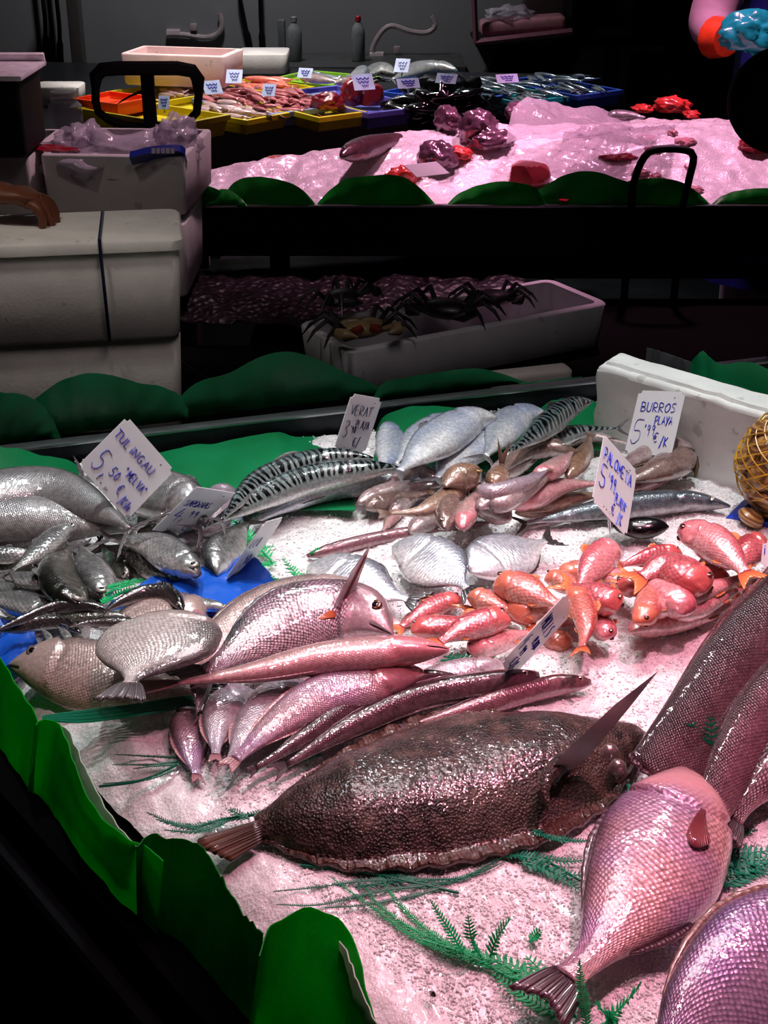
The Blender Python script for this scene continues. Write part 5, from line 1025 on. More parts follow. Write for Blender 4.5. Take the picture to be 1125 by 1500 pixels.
# crab tray
Rt = math.atan2(.25, .62); 
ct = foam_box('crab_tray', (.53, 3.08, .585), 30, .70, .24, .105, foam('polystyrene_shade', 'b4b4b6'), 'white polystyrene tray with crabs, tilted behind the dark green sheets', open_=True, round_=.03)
b = MB(); b.box(P(775, 552, .6)+Vector((0, 0, 0)), (.19, .05, .035), Matrix.Rotation(.3, 4, 'Z'), .012, 3); tag(b.build('foam_piece', foam_m), 'small white foam block between the crab tray and the rim', 'foam block')
crabm = simple('crab_shell', '120d0b', .45, 0, 40, .4, .5, 80, coat=.1); crabl = simple('crab_belly', '7a6644', .4, 0, 30, .3, .4, 90, coat=.4); crabr = simple('crab_red', '6b2414', .35, 0, 40, .3, coat=.5)
def crab(label, c, s_, rot, belly=False):
    o = empty('crab', c); tag(o, label, 'crab'); R = Matrix.Rotation(math.radians(rot), 4, 'Z'); c = Vector(c)
    b = MB(); rings = []
    for i in range(9):
        t = i/8; r = math.sin(PI*(.04+.92*t)); zz = -math.cos(PI*t)*.35
        rings.append([c+R @ Vector((s_*r*math.cos(2*PI*k/20)*(1+.06*math.cos(10*PI*k/10)), s_*.72*r*math.sin(2*PI*k/20), s_*zz)) for k in range(20)])
    b.rings(rings); b.build('carapace', crabl if belly else crabm, o)
    if belly:
        b = MB()
        for sg in (1, -1): b.tube([c+R @ Vector((sg*s_*.15, -s_*.62, s_*.22)), c+R @ Vector((sg*s_*.42, -s_*.7, s_*.1)), c+R @ Vector((sg*s_*.62, -s_*.5, s_*.05))], [s_*.12, s_*.2, s_*.1], 8)
        b.build('mouth_plates', crabr, o)
        b = MB(); b.tube([c+R @ Vector((-s_*.4, s_*.25, s_*.31)), c+R @ Vector((0, -s_*.1, s_*.37)), c+R @ Vector((s_*.4, s_*.25, s_*.31))], s_*.02, 5); b.build('belly_seam', crabm, o)
    for sg in (1, -1):
        for k in range(4):
            a = math.radians(-35+k*27); b = MB(); p = [Vector((sg*s_*.8*math.cos(a), s_*.6*math.sin(a), 0)), Vector((sg*s_*1.35*math.cos(a), s_*1.2*math.sin(a), s_*.5)), Vector((sg*s_*1.9*math.cos(a), s_*1.7*math.sin(a), s_*.15)), Vector((sg*s_*2.2*math.cos(a), s_*2.*math.sin(a), -s_*.25))]
            b.tube([c+R @ q for q in p], [s_*.12, s_*.1, s_*.07, s_*.02], 6); b.build('leg', crabm, o)
        b = MB(); p = [Vector((sg*s_*.7, -s_*.4, 0)), Vector((sg*s_*1.25, -s_*.8, s_*.2)), Vector((sg*s_*1.0, -s_*1.25, s_*.2)), Vector((sg*s_*.6, -s_*1.45, s_*.15))]
        b.tube([c+R @ q for q in p], [s_*.14, s_*.18, s_*.24, s_*.05], 8); b.build('claw', crabl if belly else crabm, o)
crab('spider crab lying belly up, its pale underside showing', P(528, 480, .715), .058, 20, True)
crab('dark spider crab at the back left of the tray', P(500, 436, .74), .05, 60)
crab('dark crab in the middle of the tray', P(655, 452, .70), .062, -20)
crab('dark crab at the right side of the tray with an orange tinge', P(720, 436, .70), .05, 10)
cab = MB(); cab.tube(catmull([P(262, 525, .6), P(285, 545, .6), P(310, 560, .6), P(300, 575, .6), P(270, 580, .6)], 16), .003, 5); tag(cab.build('black_cable', black_m), 'thin black cable right of the lower foam box', 'cable')
net_dark = NT('dark_net_bag'); co = net_dark.node('ShaderNodeTexCoord').outputs['Object']; nv_ = net_dark.node('ShaderNodeTexVoronoi', {'Vector': co, 'Scale': 45}, feature='F1').outputs['Distance']
net_dark.set(color='14090e', rough=.45, coat=.06, spec=.25, normal=net_dark.bump(nv_, 1., .008))
crumple('dark_net_bag', [[(255, 470), (400, 478), (520, 470), (640, 445), (768, 428)], [(255, 440), (380, 440), (520, 430), (640, 420), (768, 418)], [(262, 402), (380, 398), (500, 400), (620, 405), (765, 408)]], .64, net_dark.m, 'long dark glossy net bag lying under the far counter', .018, 'net bag', 2, 60, .003, 14, lift=lambda i, j: .012*math.sin(PI*i))
b = MB(); b.box(P(287, 388, .62)+Vector((0, 0, .02)), (.075, .04, .055), bevel=.006); tag(b.build('foam_piece', foam_far), 'small pink-lit foam piece under the far counter, right of the strapped box', 'foam block')
# ================================================================ far counter with pink-lit ice
fc = empty('far_counter', (.3, 4.0, 0)); tag(fc, 'black counter with a shiny front edge under the pink-lit ice', 'counter')
b = MB(); b.rings([[Vector((x, y, z)) for x, y in ((-.66, 3.49), (1.4, 3.49), (1.4, 4.05), (.30, 4.0), (0, 3.78), (-.66, 3.62))] for z in (.69, .818)]); b.build('counter_body', black_m, fc, smooth=False)
b = MB(); b.box((.37, 3.487, .822), (2.06, .02, .006), bevel=.001); b.build('edge_strip', metal_m, fc)
b = MB(); b.box((.5, 3.65, .625), (1.9, .25, .012)); b.build('lower_shelf', dark_m, fc, smooth=False)
for x, y in ((-.28, 3.6), (1.3, 3.6), (1.3, 3.95), (.35, 3.9)):
    b = MB(); b.box((x, y, .345), (.05, .05, .69)); b.build('leg', black_m, fc, smooth=False)
def fz(x, y):
    t = max(0, min(1, (y-3.50)/.40)); z = .828+.125*(t*t*(3-2*t))*min(1, max(0, (x+.62)/.3)+.5)
    return z+.016*fbm(x*6, y*6, 2)+.006*nz(x*28, y*28)+.003*nz(x*70, y*70)
nu, nv = 110, 210; V = []
for i in range(nu):
    t = i/(nu-1)
    for j in range(nv):
        s_ = j/(nv-1); x = -.63+2.03*s_; yb = float(np.interp(x, [-.63, -.3, -.12, .07, .32, .8, 1.4], [3.62, 3.72, 3.78, 3.84, 3.92, 4.0, 4.0])); y = 3.5+(yb-3.5)*t; e = min(1, s_*22, (1-t)*25, t*6+.2); V.append((x, y, .82+(fz(x, y)-.82)*e))
ficeo = link('ice_bed', grid_mesh('ice_bed', V, nu, nv), ice_far_m); tag(ficeo, 'pink-lit bed of ice on the far counter', 'ice', kind='stuff')
def fsheet(tops, label, zt=None, zb_=.82, Y=3.497, mat=None, **k):
    T = [Q(x, y, Y+.012*math.sin(i)) for i, (x, y) in enumerate(tops)]; B = [Vector((p.x, Y-.004, zb_)) for p in T]
    return sheet_obj('green_leaf_sheet', T, B, mat or green_far, label, bulge=.008, n=36, cat='edging sheet', **k)
fsheet([(208, 300), (222, 283), (245, 270), (268, 266), (292, 270), (318, 277), (330, 292), (336, 300)], 'dark green leaf-shaped sheet at the left end of the far counter')
fsheet([(296, 300), (310, 284), (328, 277), (345, 284), (362, 300)], 'small dark green sheet tip in front of the two left leaf sheets', Y=3.485)
fsheet([(325, 290), (345, 266), (372, 259), (402, 262), (430, 270), (447, 282), (461, 298)], 'bright green leaf sheet second from the left on the far counter')
fsheet([(464, 300), (482, 280), (508, 262), (540, 258), (575, 256), (600, 264), (620, 280), (638, 300)], 'broad rounded green leaf sheet in the middle of the far counter')
fsheet([(655, 300), (672, 284), (700, 272), (732, 266), (760, 268), (785, 276), (800, 300)], 'dark green leaf sheet right of the broad one')
fsheet([(772, 300), (785, 282), (812, 264), (842, 252), (875, 252), (905, 262), (930, 272), (950, 300)], 'tall green leaf sheet left of the black handle', Y=3.505)
fsheet([(880, 300), (896, 280), (915, 268), (940, 262), (978, 262), (1005, 270), (1028, 288), (1042, 302)], 'green leaf sheet behind the black handle')
fsheet([(1042, 300), (1060, 286), (1090, 278), (1130, 276), (1170, 282)], 'green leaf sheet at the right end of the far counter')
a = Q(215, 270, 3.7)
fsheet([(218, 285), (228, 262), (238, 256), (243, 272), (250, 284)], 'pale jagged sheet corner beside the foam box', Y=3.53, mat=pale_m, jag=.004)
# black U handle in front of far counter
h = empty('tubular_rack', Q(965, 330, 3.40)); h.location.z = 0; tag(h, 'black tubular handle standing before the far counter at the right', 'handle'); b = MB()
hp = [Q(925, 300, 3.4), Q(928, 270, 3.4), Q(938, 240, 3.4), Q(952, 222, 3.4), Q(975, 218, 3.4), Q(1005, 220, 3.4), Q(1016, 230, 3.4), Q(1010, 260, 3.4), Q(1000, 302, 3.4)]
lo = lambda p: Vector((p.x, p.y, .58))
b.tube([lo(hp[0])]+catmull(hp, 26)+[lo(hp[-1])], .0095, 10); b.build('handle_tube', black_m, h)
# far counter goods
fish_pink = simple('salmon_flesh', 'e0403a', .3, 0, 30, .35, .4, 60, coat=.6); tuna_f = simple('tuna_loin', 'a82a38', .3, 0, 20, .3, .3, 60, coat=.5); tuna_d = simple('dark_tuna_flesh', '7c1626', .3, 0, 20, .3, .3, 60, coat=.5)
skin_p = simple('purple_fish_skin', '7a5468', .22, .3, 18, .45, .5, 40, coat=1)
FZ = lambda px, py, dz=0: (lambda p: Vector((p.x, p.y, fz(p.x, p.y)+dz)))(P(px, py, .93+dz))
loin = [(1, 0, .2, .95), (-1, .1, .1, .75), (0, 0, 1, .7), (.3, -1, .4, .8), (-.5, -1, .1, .75), (.7, .6, .6, .8), (-.7, .2, .9, .85), (0, 1, 0, .8), (0, 0, -1, .6)]
blob('tuna_loin', FZ(775, 212, .02), (.062, .06, .042), tuna_f, 'large red tuna block with flat cut faces at the centre of the far ice', 'fish piece', hard=loin)
for px, py, r, lab, m_ in [(592, 216, (.042, .03, .03), 'bright orange-red fish piece on the far ice below the white card', fish_pink), (983, 168, (.052, .04, .026), 'bright red fish slices at the back of the far ice', fish_pink), (1012, 180, (.022, .02, .012), 'small orange piece right of the red slices', fish_pink), (940, 173, (.028, .03, .014), 'pink slice beside the grey fish head at the back', fish_pink), (908, 211, (.045, .022, .01), 'flat red piece under the clear bag on the far ice', tuna_f), (1106, 203, (.04, .04, .024), 'pinkish red piece at the right frame edge', tuna_f)]:
    blob('fish_piece', FZ(px, py, r[2]*.4), r, m_, lab, 'fish piece', .35, seed=px)
for px, py, r, lab in [(700, 190, (.05, .045, .055), 'purple fish chunk with a triangular cut face'), (720, 200, (.058, .04, .032), 'purple silvery fish chunk in front of the triangular one'), (655, 188, (.035, .04, .04), 'coiled purple fish piece behind the white card'), (640, 205, (.05, .045, .042), 'dark purple fish chunk under the white card'), (672, 208, (.035, .03, .02), 'pink cut face of fish between the purple chunks'), (755, 178, (.03, .03, .03), 'dark purple chunk left of the clear bag')]:
    blob('fish_chunk', FZ(px, py, r[2]*.5), r, skin_p if 'pink cut' not in lab else fish_pink, lab, 'fish piece', .28, seed=px*.1)
fish('hake', [(500, 230), (540, 215), (580, 205), (625, 198)], 32, 'u', 20, M_grp2, Fu, 'purple fish head with an eye at the left of the far ice', 'fish', 'far_fish', .0, zb=.905, eye='dull', tail=False)
fish('hake', [(385, 238), (405, 233), (440, 236), (475, 238)], 12, 'u', 0, M_mul2, Fp, 'flat pinkish fillet at the left edge of the far ice', 'fish', 'far_fish', .0, zb=.875, eyes=False)
fish('hake', [(890, 172), (905, 170), (925, 170), (945, 172)], 18, 'u', 20, M_tuna, Fg, 'grey fish head at the back of the far ice beside the red slices', 'fish', 'far_fish', .0, zb=.98, eyes=False, tail=False)
b = MB(); c = FZ(626, 190, .085); b.box(c, (.095, .07, .002), Matrix.Rotation(.5, 4, 'Z') @ Matrix.Rotation(.25, 4, 'X'), .0008); tag(b.build('white_card', tagm.m), 'blank pinkish white card tilted over the purple fish', 'card')
b = MB(); c = FZ(829, 236, .006); b.box(c, (.022, .018, .003), Matrix.Rotation(-.6, 4, 'Z'), .0008); tag(b.build('red_scrap', simple('bright_red', 'd4103c', .35)), 'tiny bright red scrap on the far ice', 'scrap')
gl_m = simple('translucent_squid', 'e09aa4', .15, 0, 30, .25, .3, 60, coat=1)
for k in range(15):
    px, py = 975+random.uniform(-35, 70), 212+random.uniform(-16, 18); blob('squid_piece', FZ(px, py, .004), (random.uniform(.012, .03), random.uniform(.012, .022), .009), gl_m, None, None, .5, seed=k, sub=3)
    o = [x for x in bpy.data.objects if x.name.startswith('squid_piece')][-1]; tag(o, 'glistening pink squid piece in the wet heap right on the far ice', 'squid', 'squid pieces on the far ice')
# clear bags on the far ice
bag2 = NT('pink_lit_bag'); co = bag2.node('ShaderNodeTexCoord').outputs['Object']; t2 = bag2.node('ShaderNodeBsdfTransparent', {0: (.95, .93, .95, 1)}); m2 = bag2.node('ShaderNodeMixShader', {0: .38, 1: t2, 2: bag2.b}); bag2.t.links.new(m2.outputs[0], bag2.out.inputs[0])
bag2.set(color='e0d6de', rough=.18, spec=.9, normal=bag2.bump(bag2.noise(co, 26, 4), .8, .012))
def ph(i, j): return .055*math.sin(PI*j)*(i**.7)
crumple('clear_plastic_sheet', [[(742, 205), (800, 205), (860, 200), (925, 190)], [(745, 192), (800, 188), (860, 185), (925, 178)], [(752, 182), (800, 176), (860, 172), (920, 170)]], .985, bag2.m, 'large clear plastic bag standing up at the back of the far ice', .014, 'plastic bag', 7, 40, .0006, 13, lift=lambda i, j: .075*max(0, 1-abs(j-.3)*2.2)*i+.02*i*math.sin(9*j+1.))
crumple('clear_plastic_sheet', [[(818, 226), (870, 222), (920, 220), (960, 214)], [(825, 208), (880, 206), (930, 202), (985, 198)], [(840, 196), (890, 192), (940, 190), (990, 188)]], .965, bag2.m, 'crumpled shiny clear bag lying on the middle of the far ice', .018, 'plastic bag', 3, 40, .0006, 18, lift=lambda i, j: .02*math.sin(PI*i))
# black glossy bag between crates and far ice
bk = simple('black_bag', '08080a', .14, 0, 20, .3, .9, 18, coat=1)
blob('black_bag', (.20, 4.50, .90), (.15, .12, .075), bk, 'glossy black bag crumpled between the crates and the purple fish', 'plastic bag', .7, seed=12)
# ================================================================ crate table
ct_ = empty('crate_table', (-.55, 4.9, 0)); tag(ct_, 'table with a thin bright edge carrying the coloured fish crates', 'table')
ta, tb2 = P(370, 184, .87), P(600, 168, .87); dv = (tb2-ta).normalized(); pn = Vector((-dv.y, dv.x, 0)); L0 = ta-dv*.95; R0 = tb2+dv*.0
quadp = lambda z: [Vector((q.x, q.y, z)) for q in (L0, R0, R0+dv*.15+pn*.25, Vector((.72, 4.74, 0)), Vector((.72, 5.4, 0)), Vector((-1.4, 5.75, 0)))]
b = MB(); b.tube([L0+Vector((0, 0, .0)), R0+Vector((0, 0, .0))], .004, 6); b.build('front_edge', metal_m, ct_)
b = MB(); b.rings([quadp(.855), quadp(.868)]); b.build('table_top', dark_m, ct_, smooth=False)
b = MB(); b.rings([[p-Vector((0, -.012, 0)) for p in quadp(.66)], [p-Vector((0, -.012, 0)) for p in quadp(.854)]]); b.build('apron_panel', simple('table_panel', '3a3634', .5), ct_, smooth=False)
for x, y in ((-1.2, 4.4), (0, 4.6), (.65, 5.3), (-1.3, 5.6)):
    b = MB(); b.box((x, y, .33), (.05, .05, .66)); b.build('leg', black_m, ct_, smooth=False)
CM = {c: simple('crate_'+c, h_, .4, 0, 20, .12) for c, h_ in (('yellow', 'c9b40a'), ('blue', '2a4aa8'), ('violet', '5a54a8'), ('green', '7aa828'), ('teal', '128a90'), ('orange', 'e8420c'), ('dark', '18203a'), ('sky', '7890c4'))}
def crate(BL, BR, dep, zt, hgt, col, label, floor_in=.5, flare=.93, rimc=None):
    a, c = P(*BL, zt), P(*BR, zt); X = (c-a).normalized(); Y = Vector((-X.y, X.x, 0)); L_ = (c-a).length; ctr = a+X*L_/2+Y*dep/2
    o = empty('fish_crate', Vector((ctr.x, ctr.y, zt-hgt))); tag(o, label, 'crate')
    def rc(k, z, ex=0): return [Vector((ctr.x, ctr.y, z))+X*(sx*(L_/2+ex)*k)+Y*(sy*(dep/2+ex)*k) for sx, sy in ((-1, -1), (1, -1), (1, 1), (-1, 1))]
    b = MB(); b.rings([rc(flare, zt-hgt), rc(1, zt-.012), rc(.965, zt-.012), rc(.9, zt-hgt*floor_in)]); b.build('crate_body', CM[col], o, smooth=False)
    b = MB(); q0, q1, q2, q3 = rc(1, zt-.014, .006), rc(1, zt, .006), rc(.955, zt), rc(.955, zt-.014); b.rings([q0, q1, q2, q3, q0], caps=False); b.build('rim', CM[rimc or col], o, smooth=False)
    for k in (-.3, .3):
        b = MB(); b.box(Vector((ctr.x, ctr.y, zt-hgt*.5))+X*(k*L_)+Y*(-dep/2*.975), (L_*.28, .006, hgt*.35), Matrix.Rotation(math.atan2(X.y, X.x), 4, 'Z'), .001); b.build('side_panel', CM[col], o, smooth=False)
    return ctr, X, Y, L_, dep, zt-hgt*floor_in
sm = {}
def small_fish_mesh(key, mat, deep=.2, L_=.1):
    V = []; nu_, nv_ = 12, 8; uv = []; u2 = []
    for i in range(nu_):
        u = i/(nu_-1)
        if u < .86: r = math.sin(PI*min(1, (u/.86)*.9+.08))**.7*deep/2
        else: r = deep*.12+deep*.5*(u-.86)/.14
        for j in range(nv_):
            th = 2*PI*j/nv_; wz = .62 if u < .86 else .12; V.append((L_*(u-.5), L_*r*math.cos(th)*1, L_*r*math.sin(th)*wz)); uv.append((u*L_, (th if th < PI else 2*PI-th)/PI*L_*deep)); u2.append((u, (th if th < PI else 2*PI-th)/PI))
    me = grid_mesh(key, V, nu_, nv_, True, uv, u2, True); me.materials.append(mat); me.shade_smooth(); return me
def heap(C, n, mesh, name, label, cat, group, u0=.06, u1=.94, v0=.08, v1=.92, hz=.03, ang=0, jit=.5, sc=1.):
    ctr, X, Y, L_, dep, z = C; a0 = math.atan2(X.y, X.x)
    for k in range(n):
        u = random.uniform(u0, u1); v = random.uniform(v0, v1); o = bpy.data.objects.new(name, mesh); COL.objects.link(o)
        hmax = hz*(1-abs(2*(u-u0)/(u1-u0)-1)**2*.6); o.location = Vector((ctr.x, ctr.y, z+.008+hmax*random.random()))+X*((u-.5)*L_)+Y*((v-.5)*dep)
        o.rotation_euler = (random.uniform(-.5, .5), random.uniform(-.15, .15), a0+math.radians(ang)+random.uniform(-jit, jit)); s_ = sc*random.uniform(.85, 1.15); o.scale = (s_,)*3
        tag(o, label, cat, group)
mf_pink = small_fish_mesh('small_pink_fish', simple('far_pink_fish', 'c07078', .25, .1, 60, .3, coat=.8)); mf_sil = small_fish_mesh('small_silver_fish', simple('far_silver_fish', '8e949a', .2, .5, 50, .5, coat=.8)); mf_ora = small_fish_mesh('small_orange_fish', simple('far_orange_fish', 'd87868', .3, 0, 50, .25, coat=.7), .24)
mf_pale = small_fish_mesh('small_pale_fish', simple('far_pale_fish', 'c9a8a8', .3, .1, 50, .25, coat=.7), .26)
C1 = crate((116, 158), (262, 182), .20, .93, .06, 'yellow', 'yellow crate nearest the black loop at the left')
C2 = crate((224, 152), (362, 176), .17, .915, .045, 'yellow', 'yellow crate with pale fish right of the black post')
C3 = crate((158, 134), (240, 148), .22, .92, .05, 'yellow', 'yellow crate behind the black loop')
C4 = crate((258, 138), (384, 169), .24, .915, .045, 'sky', 'blue crate full of small pink fish')
C4b = crate((366, 146), (468, 172), .17, .915, .045, 'yellow', 'yellow-green crate beside the small pink fish, right of the blue one')
C5 = crate((412, 134), (540, 166), .22, .915, .05, 'violet', 'violet crate with dark red tuna pieces')
C6 = crate((395, 116), (500, 126), .25, .91, .04, 'green', 'lime green crate at the back with fish and a card')
C7 = crate((560, 134), (690, 150), .22, .915, .05, 'blue', 'blue crate under the long grey fish')
C8 = crate((640, 124), (760, 150), .20, .915, .05, 'teal', 'teal crate of small silver fish')
C9 = crate((730, 118), (846, 140), .20, .915, .05, 'blue', 'blue crate of small silver fish at the far right end')
C10 = crate((318, 122), (400, 136), .18, .915, .045, 'yellow', 'yellow crate with flat salmon-coloured fish at the back')
Cor = crate((108, 144), (172, 152), .16, .95, .04, 'orange', 'small orange crate at the left behind the yellow ones')
heap(C2, 26, mf_pale, 'pale_fish', 'small pale fish heaped in the yellow crate by the black post', 'fish', 'pale fish in the yellow crate', .35, .95)
heap(C3, 12, mf_pale, 'pale_fish', 'small pale fish in the yellow crate behind the loop', 'fish', 'pale fish behind the loop', .5, .95)
heap(C4, 75, mf_pink, 'pink_fish', 'small pink fish in the crowded blue crate', 'fish', 'pink fish in the blue crate', .1, .95, hz=.045)
heap(C4b, 55, mf_pink, 'pink_fish', 'small pink fish in the yellow-green crate', 'fish', 'pink fish in the yellow-green crate', .02, .6, hz=.045)
heap(C10, 12, mf_ora, 'flat_orange_fish', 'flat salmon-coloured fish in the back yellow crate', 'fish', 'salmon-coloured fish in the back crate', hz=.03, sc=1.5)
heap(C6, 14, mf_sil, 'silver_fish', 'grey fish in the lime green crate', 'fish', 'grey fish in the lime crate', .3, 1., sc=1.5)
heap(C8, 45, mf_sil, 'silver_fish', 'small silver fish in the teal crate', 'fish', 'silver fish in the teal crate', sc=1.1, hz=.05)
heap(C9, 40, mf_sil, 'silver_fish', 'small silver fish in the far right blue crate', 'fish', 'silver fish in the right blue crate', sc=1.1, hz=.05)
for px, py, r, lab in [(482, 150, (.05, .04, .03), 'flat red tuna piece at the left of the violet crate'), (515, 140, (.042, .04, .05), 'dark red upright tuna piece in the violet crate'), (543, 140, (.045, .045, .05), 'dark red faceted tuna piece at the right of the violet crate')]:
    blob('tuna_piece', P(px, py, .93), r, tuna_d, lab, 'fish piece', hard=loin if 'faceted' in lab else 0, amp=.3, seed=px)
crz = .99
fish('slender', [(670, 104), (640, 100), (610, 103), (575, 116)], 24, 'u', 20, M_tuna, Fg, 'long pale grey fish lying on the back crates', 'fish', 'far_fish', .0, zb=.925, eyes=False)
fish('slender', [(578, 108), (560, 100), (545, 104), (530, 114)], 18, 'u', 20, M_sard, Fg, 'silver fish left of the long grey one on the back crates', 'fish', 'far_fish', .0, zb=.925, eyes=False)
fish('round', [(530, 96), (528, 104), (520, 115), (512, 122)], 20, 'r', 10, M_pom, Fg, 'shiny silver round fish sticking up behind the red tuna pieces', 'fish', 'far_fish', .02, zb=.925, eyes=False)
fish('hake', [(440, 112), (460, 115), (480, 118), (500, 120)], 14, 'u', 10, M_burp, Fb, 'dark pinkish fish by the card in the lime crate', 'fish', 'far_fish', .02, zb=.92, eyes=False)
fish('hake', [(490, 122), (510, 118), (525, 116), (545, 118)], 12, 'u', 10, M_burp, Fb, 'dark fish on the violet crate rim', 'fish', 'far_fish', .02, zb=.92, eyes=False)
def far_card(cx, cy, w_, h_, rot, z, label, tilt=.9):
    c = P(cx, cy, z+.02); o = empty('price_tag', c-Vector((0, 0, .03))); tag(o, label, 'price tag', 'far price tags'); R = Matrix.Rotation(rot, 4, 'Z') @ Matrix.Rotation(tilt, 4, 'X')
    s_ = scale_at(c); b = MB(); b.box(c, (w_/s_, h_/s_, .0015), R); b.build('card', simple('bluish_card', 'b8c4e8', .4), o, smooth=False); b = MB(); Z = R @ Vector((0, 0, 1)); X = R @ Vector((1, 0, 0)); Y = R @ Vector((0, 1, 0)); Z = Z if Z.dot(CAM-c) > 0 else -Z
    for (x, y, l) in ((-.3, .2, .6), (-.25, -.02, .5), (-.1, -.25, .3)):
        pts = [c+X*((x+l*k/6)*w_/s_)+Y*((y+.06*(-1)**k)*h_/s_)+Z*.0014 for k in range(7)]; b.tube(pts, .0016, 4)
    b.build('lettering', ink, o); b = MB(); b.tube([c, c-Vector((0, 0, .035))], .003, 5); b.build('clear_spike', clear_m, o)
for a in [(343, 112, 24, 22, -.1, .97, 'white tag in front of the foam box end'), (311, 128, 28, 22, .5, .97, 'bluish tag at the left corner of the pink fish crate'), (240, 150, 16, 22, 0, .95, 'small tag beside the black post'), (394, 132, 20, 20, -.2, .97, 'shaded violet tag over the small pink fish'), (532, 120, 32, 26, .35, .98, 'violet tag above the red tuna pieces'), (447, 107, 22, 16, -.3, .98, 'bluish tag on the lime crate'), (589, 96, 22, 22, -.3, .99, 'bluish tag on the long grey fish'), (598, 122, 34, 16, .3, .97, 'tag lying in the blue crate'), (654, 115, 32, 16, -.4, .98, 'bluish tag left of the silver fish'), (743, 115, 34, 14, .3, .98, 'bluish tag on the right blue crate')]: far_card(*a)
# foam boxes on the crate table
foam_box('foam_box', P(331, 130, .94), -13, .36, .20, .10, foam('polystyrene_pink', 'e8c8c8'), 'long open pinkish foam box behind the yellow crates', open_=True, round_=.012, wall=.018)
foam_box('foam_box', P(421, 110, .87), 0, .19, .2, .075, foam_far, 'plain pale foam box beside the long open one')
foam_box('foam_box', P(118, 150, .885), 0, .16, .12, .05, foam_far, 'small pale foam box at the left behind the glass jar')
b = MB(); jc = P(98, 185, .90); b.rings([[jc+Vector((r*math.cos(k*PI/10), r*math.sin(k*PI/10), z)) for k in range(20)] for r, z in ((.045, -.03), (.05, -.02), (.05, .06), (.035, .075), (.04, .08), (.04, .1))]); jar = b.build('glass_jar', bag_m.m); tag(jar, 'clear plastic tub at the left in front of the orange crate', 'tub')
# ================================================================ back wall things
fa = simple('faucet_steel', 'c8b4b6', .25, .5)
sk = empty('sink_counter', (-.2, 6.2, 0)); tag(sk, 'dark stone sink counter along the grey wall', 'sink')
zs = Q(500, 88, 6.15).z; b = MB(); b.box((-.33, 6.17, zs/2), (1.35, .42, zs), bevel=.01); b.build('counter_block', simple('dark_stone', '3c3c3c', .5, 0, 20, .2), sk)
def faucet(label, pts, Y, base):
    o = empty('faucet', Q(*base, Y)); tag(o, label, 'faucet'); b = MB(); b.tube(catmull([Q(x, y, Y) for x, y in pts], 24), .012, 8); b.build('spout', fa, o)
    b = MB(); c = Q(*pts[0], Y); b.tube([c+Vector((-.01, 0, 0)), c+Vector((.05, 0, 0))], .022, 8); b.build('valve', fa, o)
    b = MB(); c = Q(pts[0][0]+18, pts[0][1]-2, Y) if 0 else c+Vector((.11, 0, .03)); b.box(c, (.03, .03, .03), bevel=.006); b.build('handle', fa, o)
faucet('pinkish curved faucet on the left of the grey wall', [(248, 50), (270, 51), (300, 55), (318, 50), (325, 38), (322, 20)], 6.38, (248, 50))
faucet('curved steel faucet above the sink beside the bottles', [(545, 83), (547, 68), (560, 46), (575, 38), (600, 46), (625, 48), (638, 38), (632, 24)], 6.3, (545, 83))
def bottle(label, x, y0, y1, wpx, col, capc, cap):
    Y = 6.12; p0 = Q(x, y0, Y); p1 = Q(x, y1, Y); H = p1.z-p0.z; r = wpx/2/scale_at(p0); p0.z = zs; H = max(.05, p1.z-zs)
    o = empty('bottle', p0); tag(o, label, 'bottle'); b = MB(); b.rings([[p0+Vector((r*q*math.cos(k*PI/8), r*q*math.sin(k*PI/8), H*z)) for k in range(16)] for q, z in ((.9, 0), (1, .04), (1, .62), (.8, .76), (.35, .86), (.33, .9))]); b.build('bottle_body', col, o)
    b = MB(); b.rings([[p0+Vector((r*q*math.cos(k*PI/8), r*q*math.sin(k*PI/8), H*z)) for k in range(16)] for q, z in ((.42, .88), (.42, .98), (.3, 1))]); b.build('cap', capc, o)
wb = simple('bottle_white', '7c7e7e', .35); bottle('white bottle with a red cap on the sink counter', 525, 84, 23, 20, wb, simple('cap_red', 'a01828', .4), 1); bottle('white bottle left of the red-capped one on the sink counter', 432, 86, 24, 22, wb, wb, 1)
b = MB(); p = Q(414, 84, 6.2); b.box((p.x, 6.2, zs+.08), (.03, .06, .16), bevel=.006); tag(b.build('grey_container', simple('container_grey', '5a5c5c', .5)), 'slim grey container beside the left bottle', 'container')
for pts, lab in [([(62, -10), (66, 30), (67, 60), (72, 90)], 'dark hose hanging at the far left of the wall'), ([(82, -10), (87, 40), (88, 80), (90, 100)], 'dark hose hanging right of the first one'), ([(350, -10), (357, 25), (363, 55), (367, 78)], 'dark hose with a nozzle hanging in the middle of the wall'), ([(381, -10), (382, 30), (384, 60), (385, 80)], 'straight dark pipe right of the nozzle hose')]:
    b = MB(); c = catmull([Q(x, y, 6.36) for x, y in pts], 14); b.tube([c[0]+Vector((0, 0, .6))]+c, [.010]*10+[.016]*4+[.01], 6); tag(b.build('hanging_hose', black_m), lab, 'hose')
b = MB(); p = Q(117, 100, 6.2); b.box((p.x, 6.2, .63), (.05, .08, 1.27), bevel=.004); tag(b.build('wall_post', simple('grey_post', '3c3634', .5)), 'short grey post standing against the wall at the left', 'post')
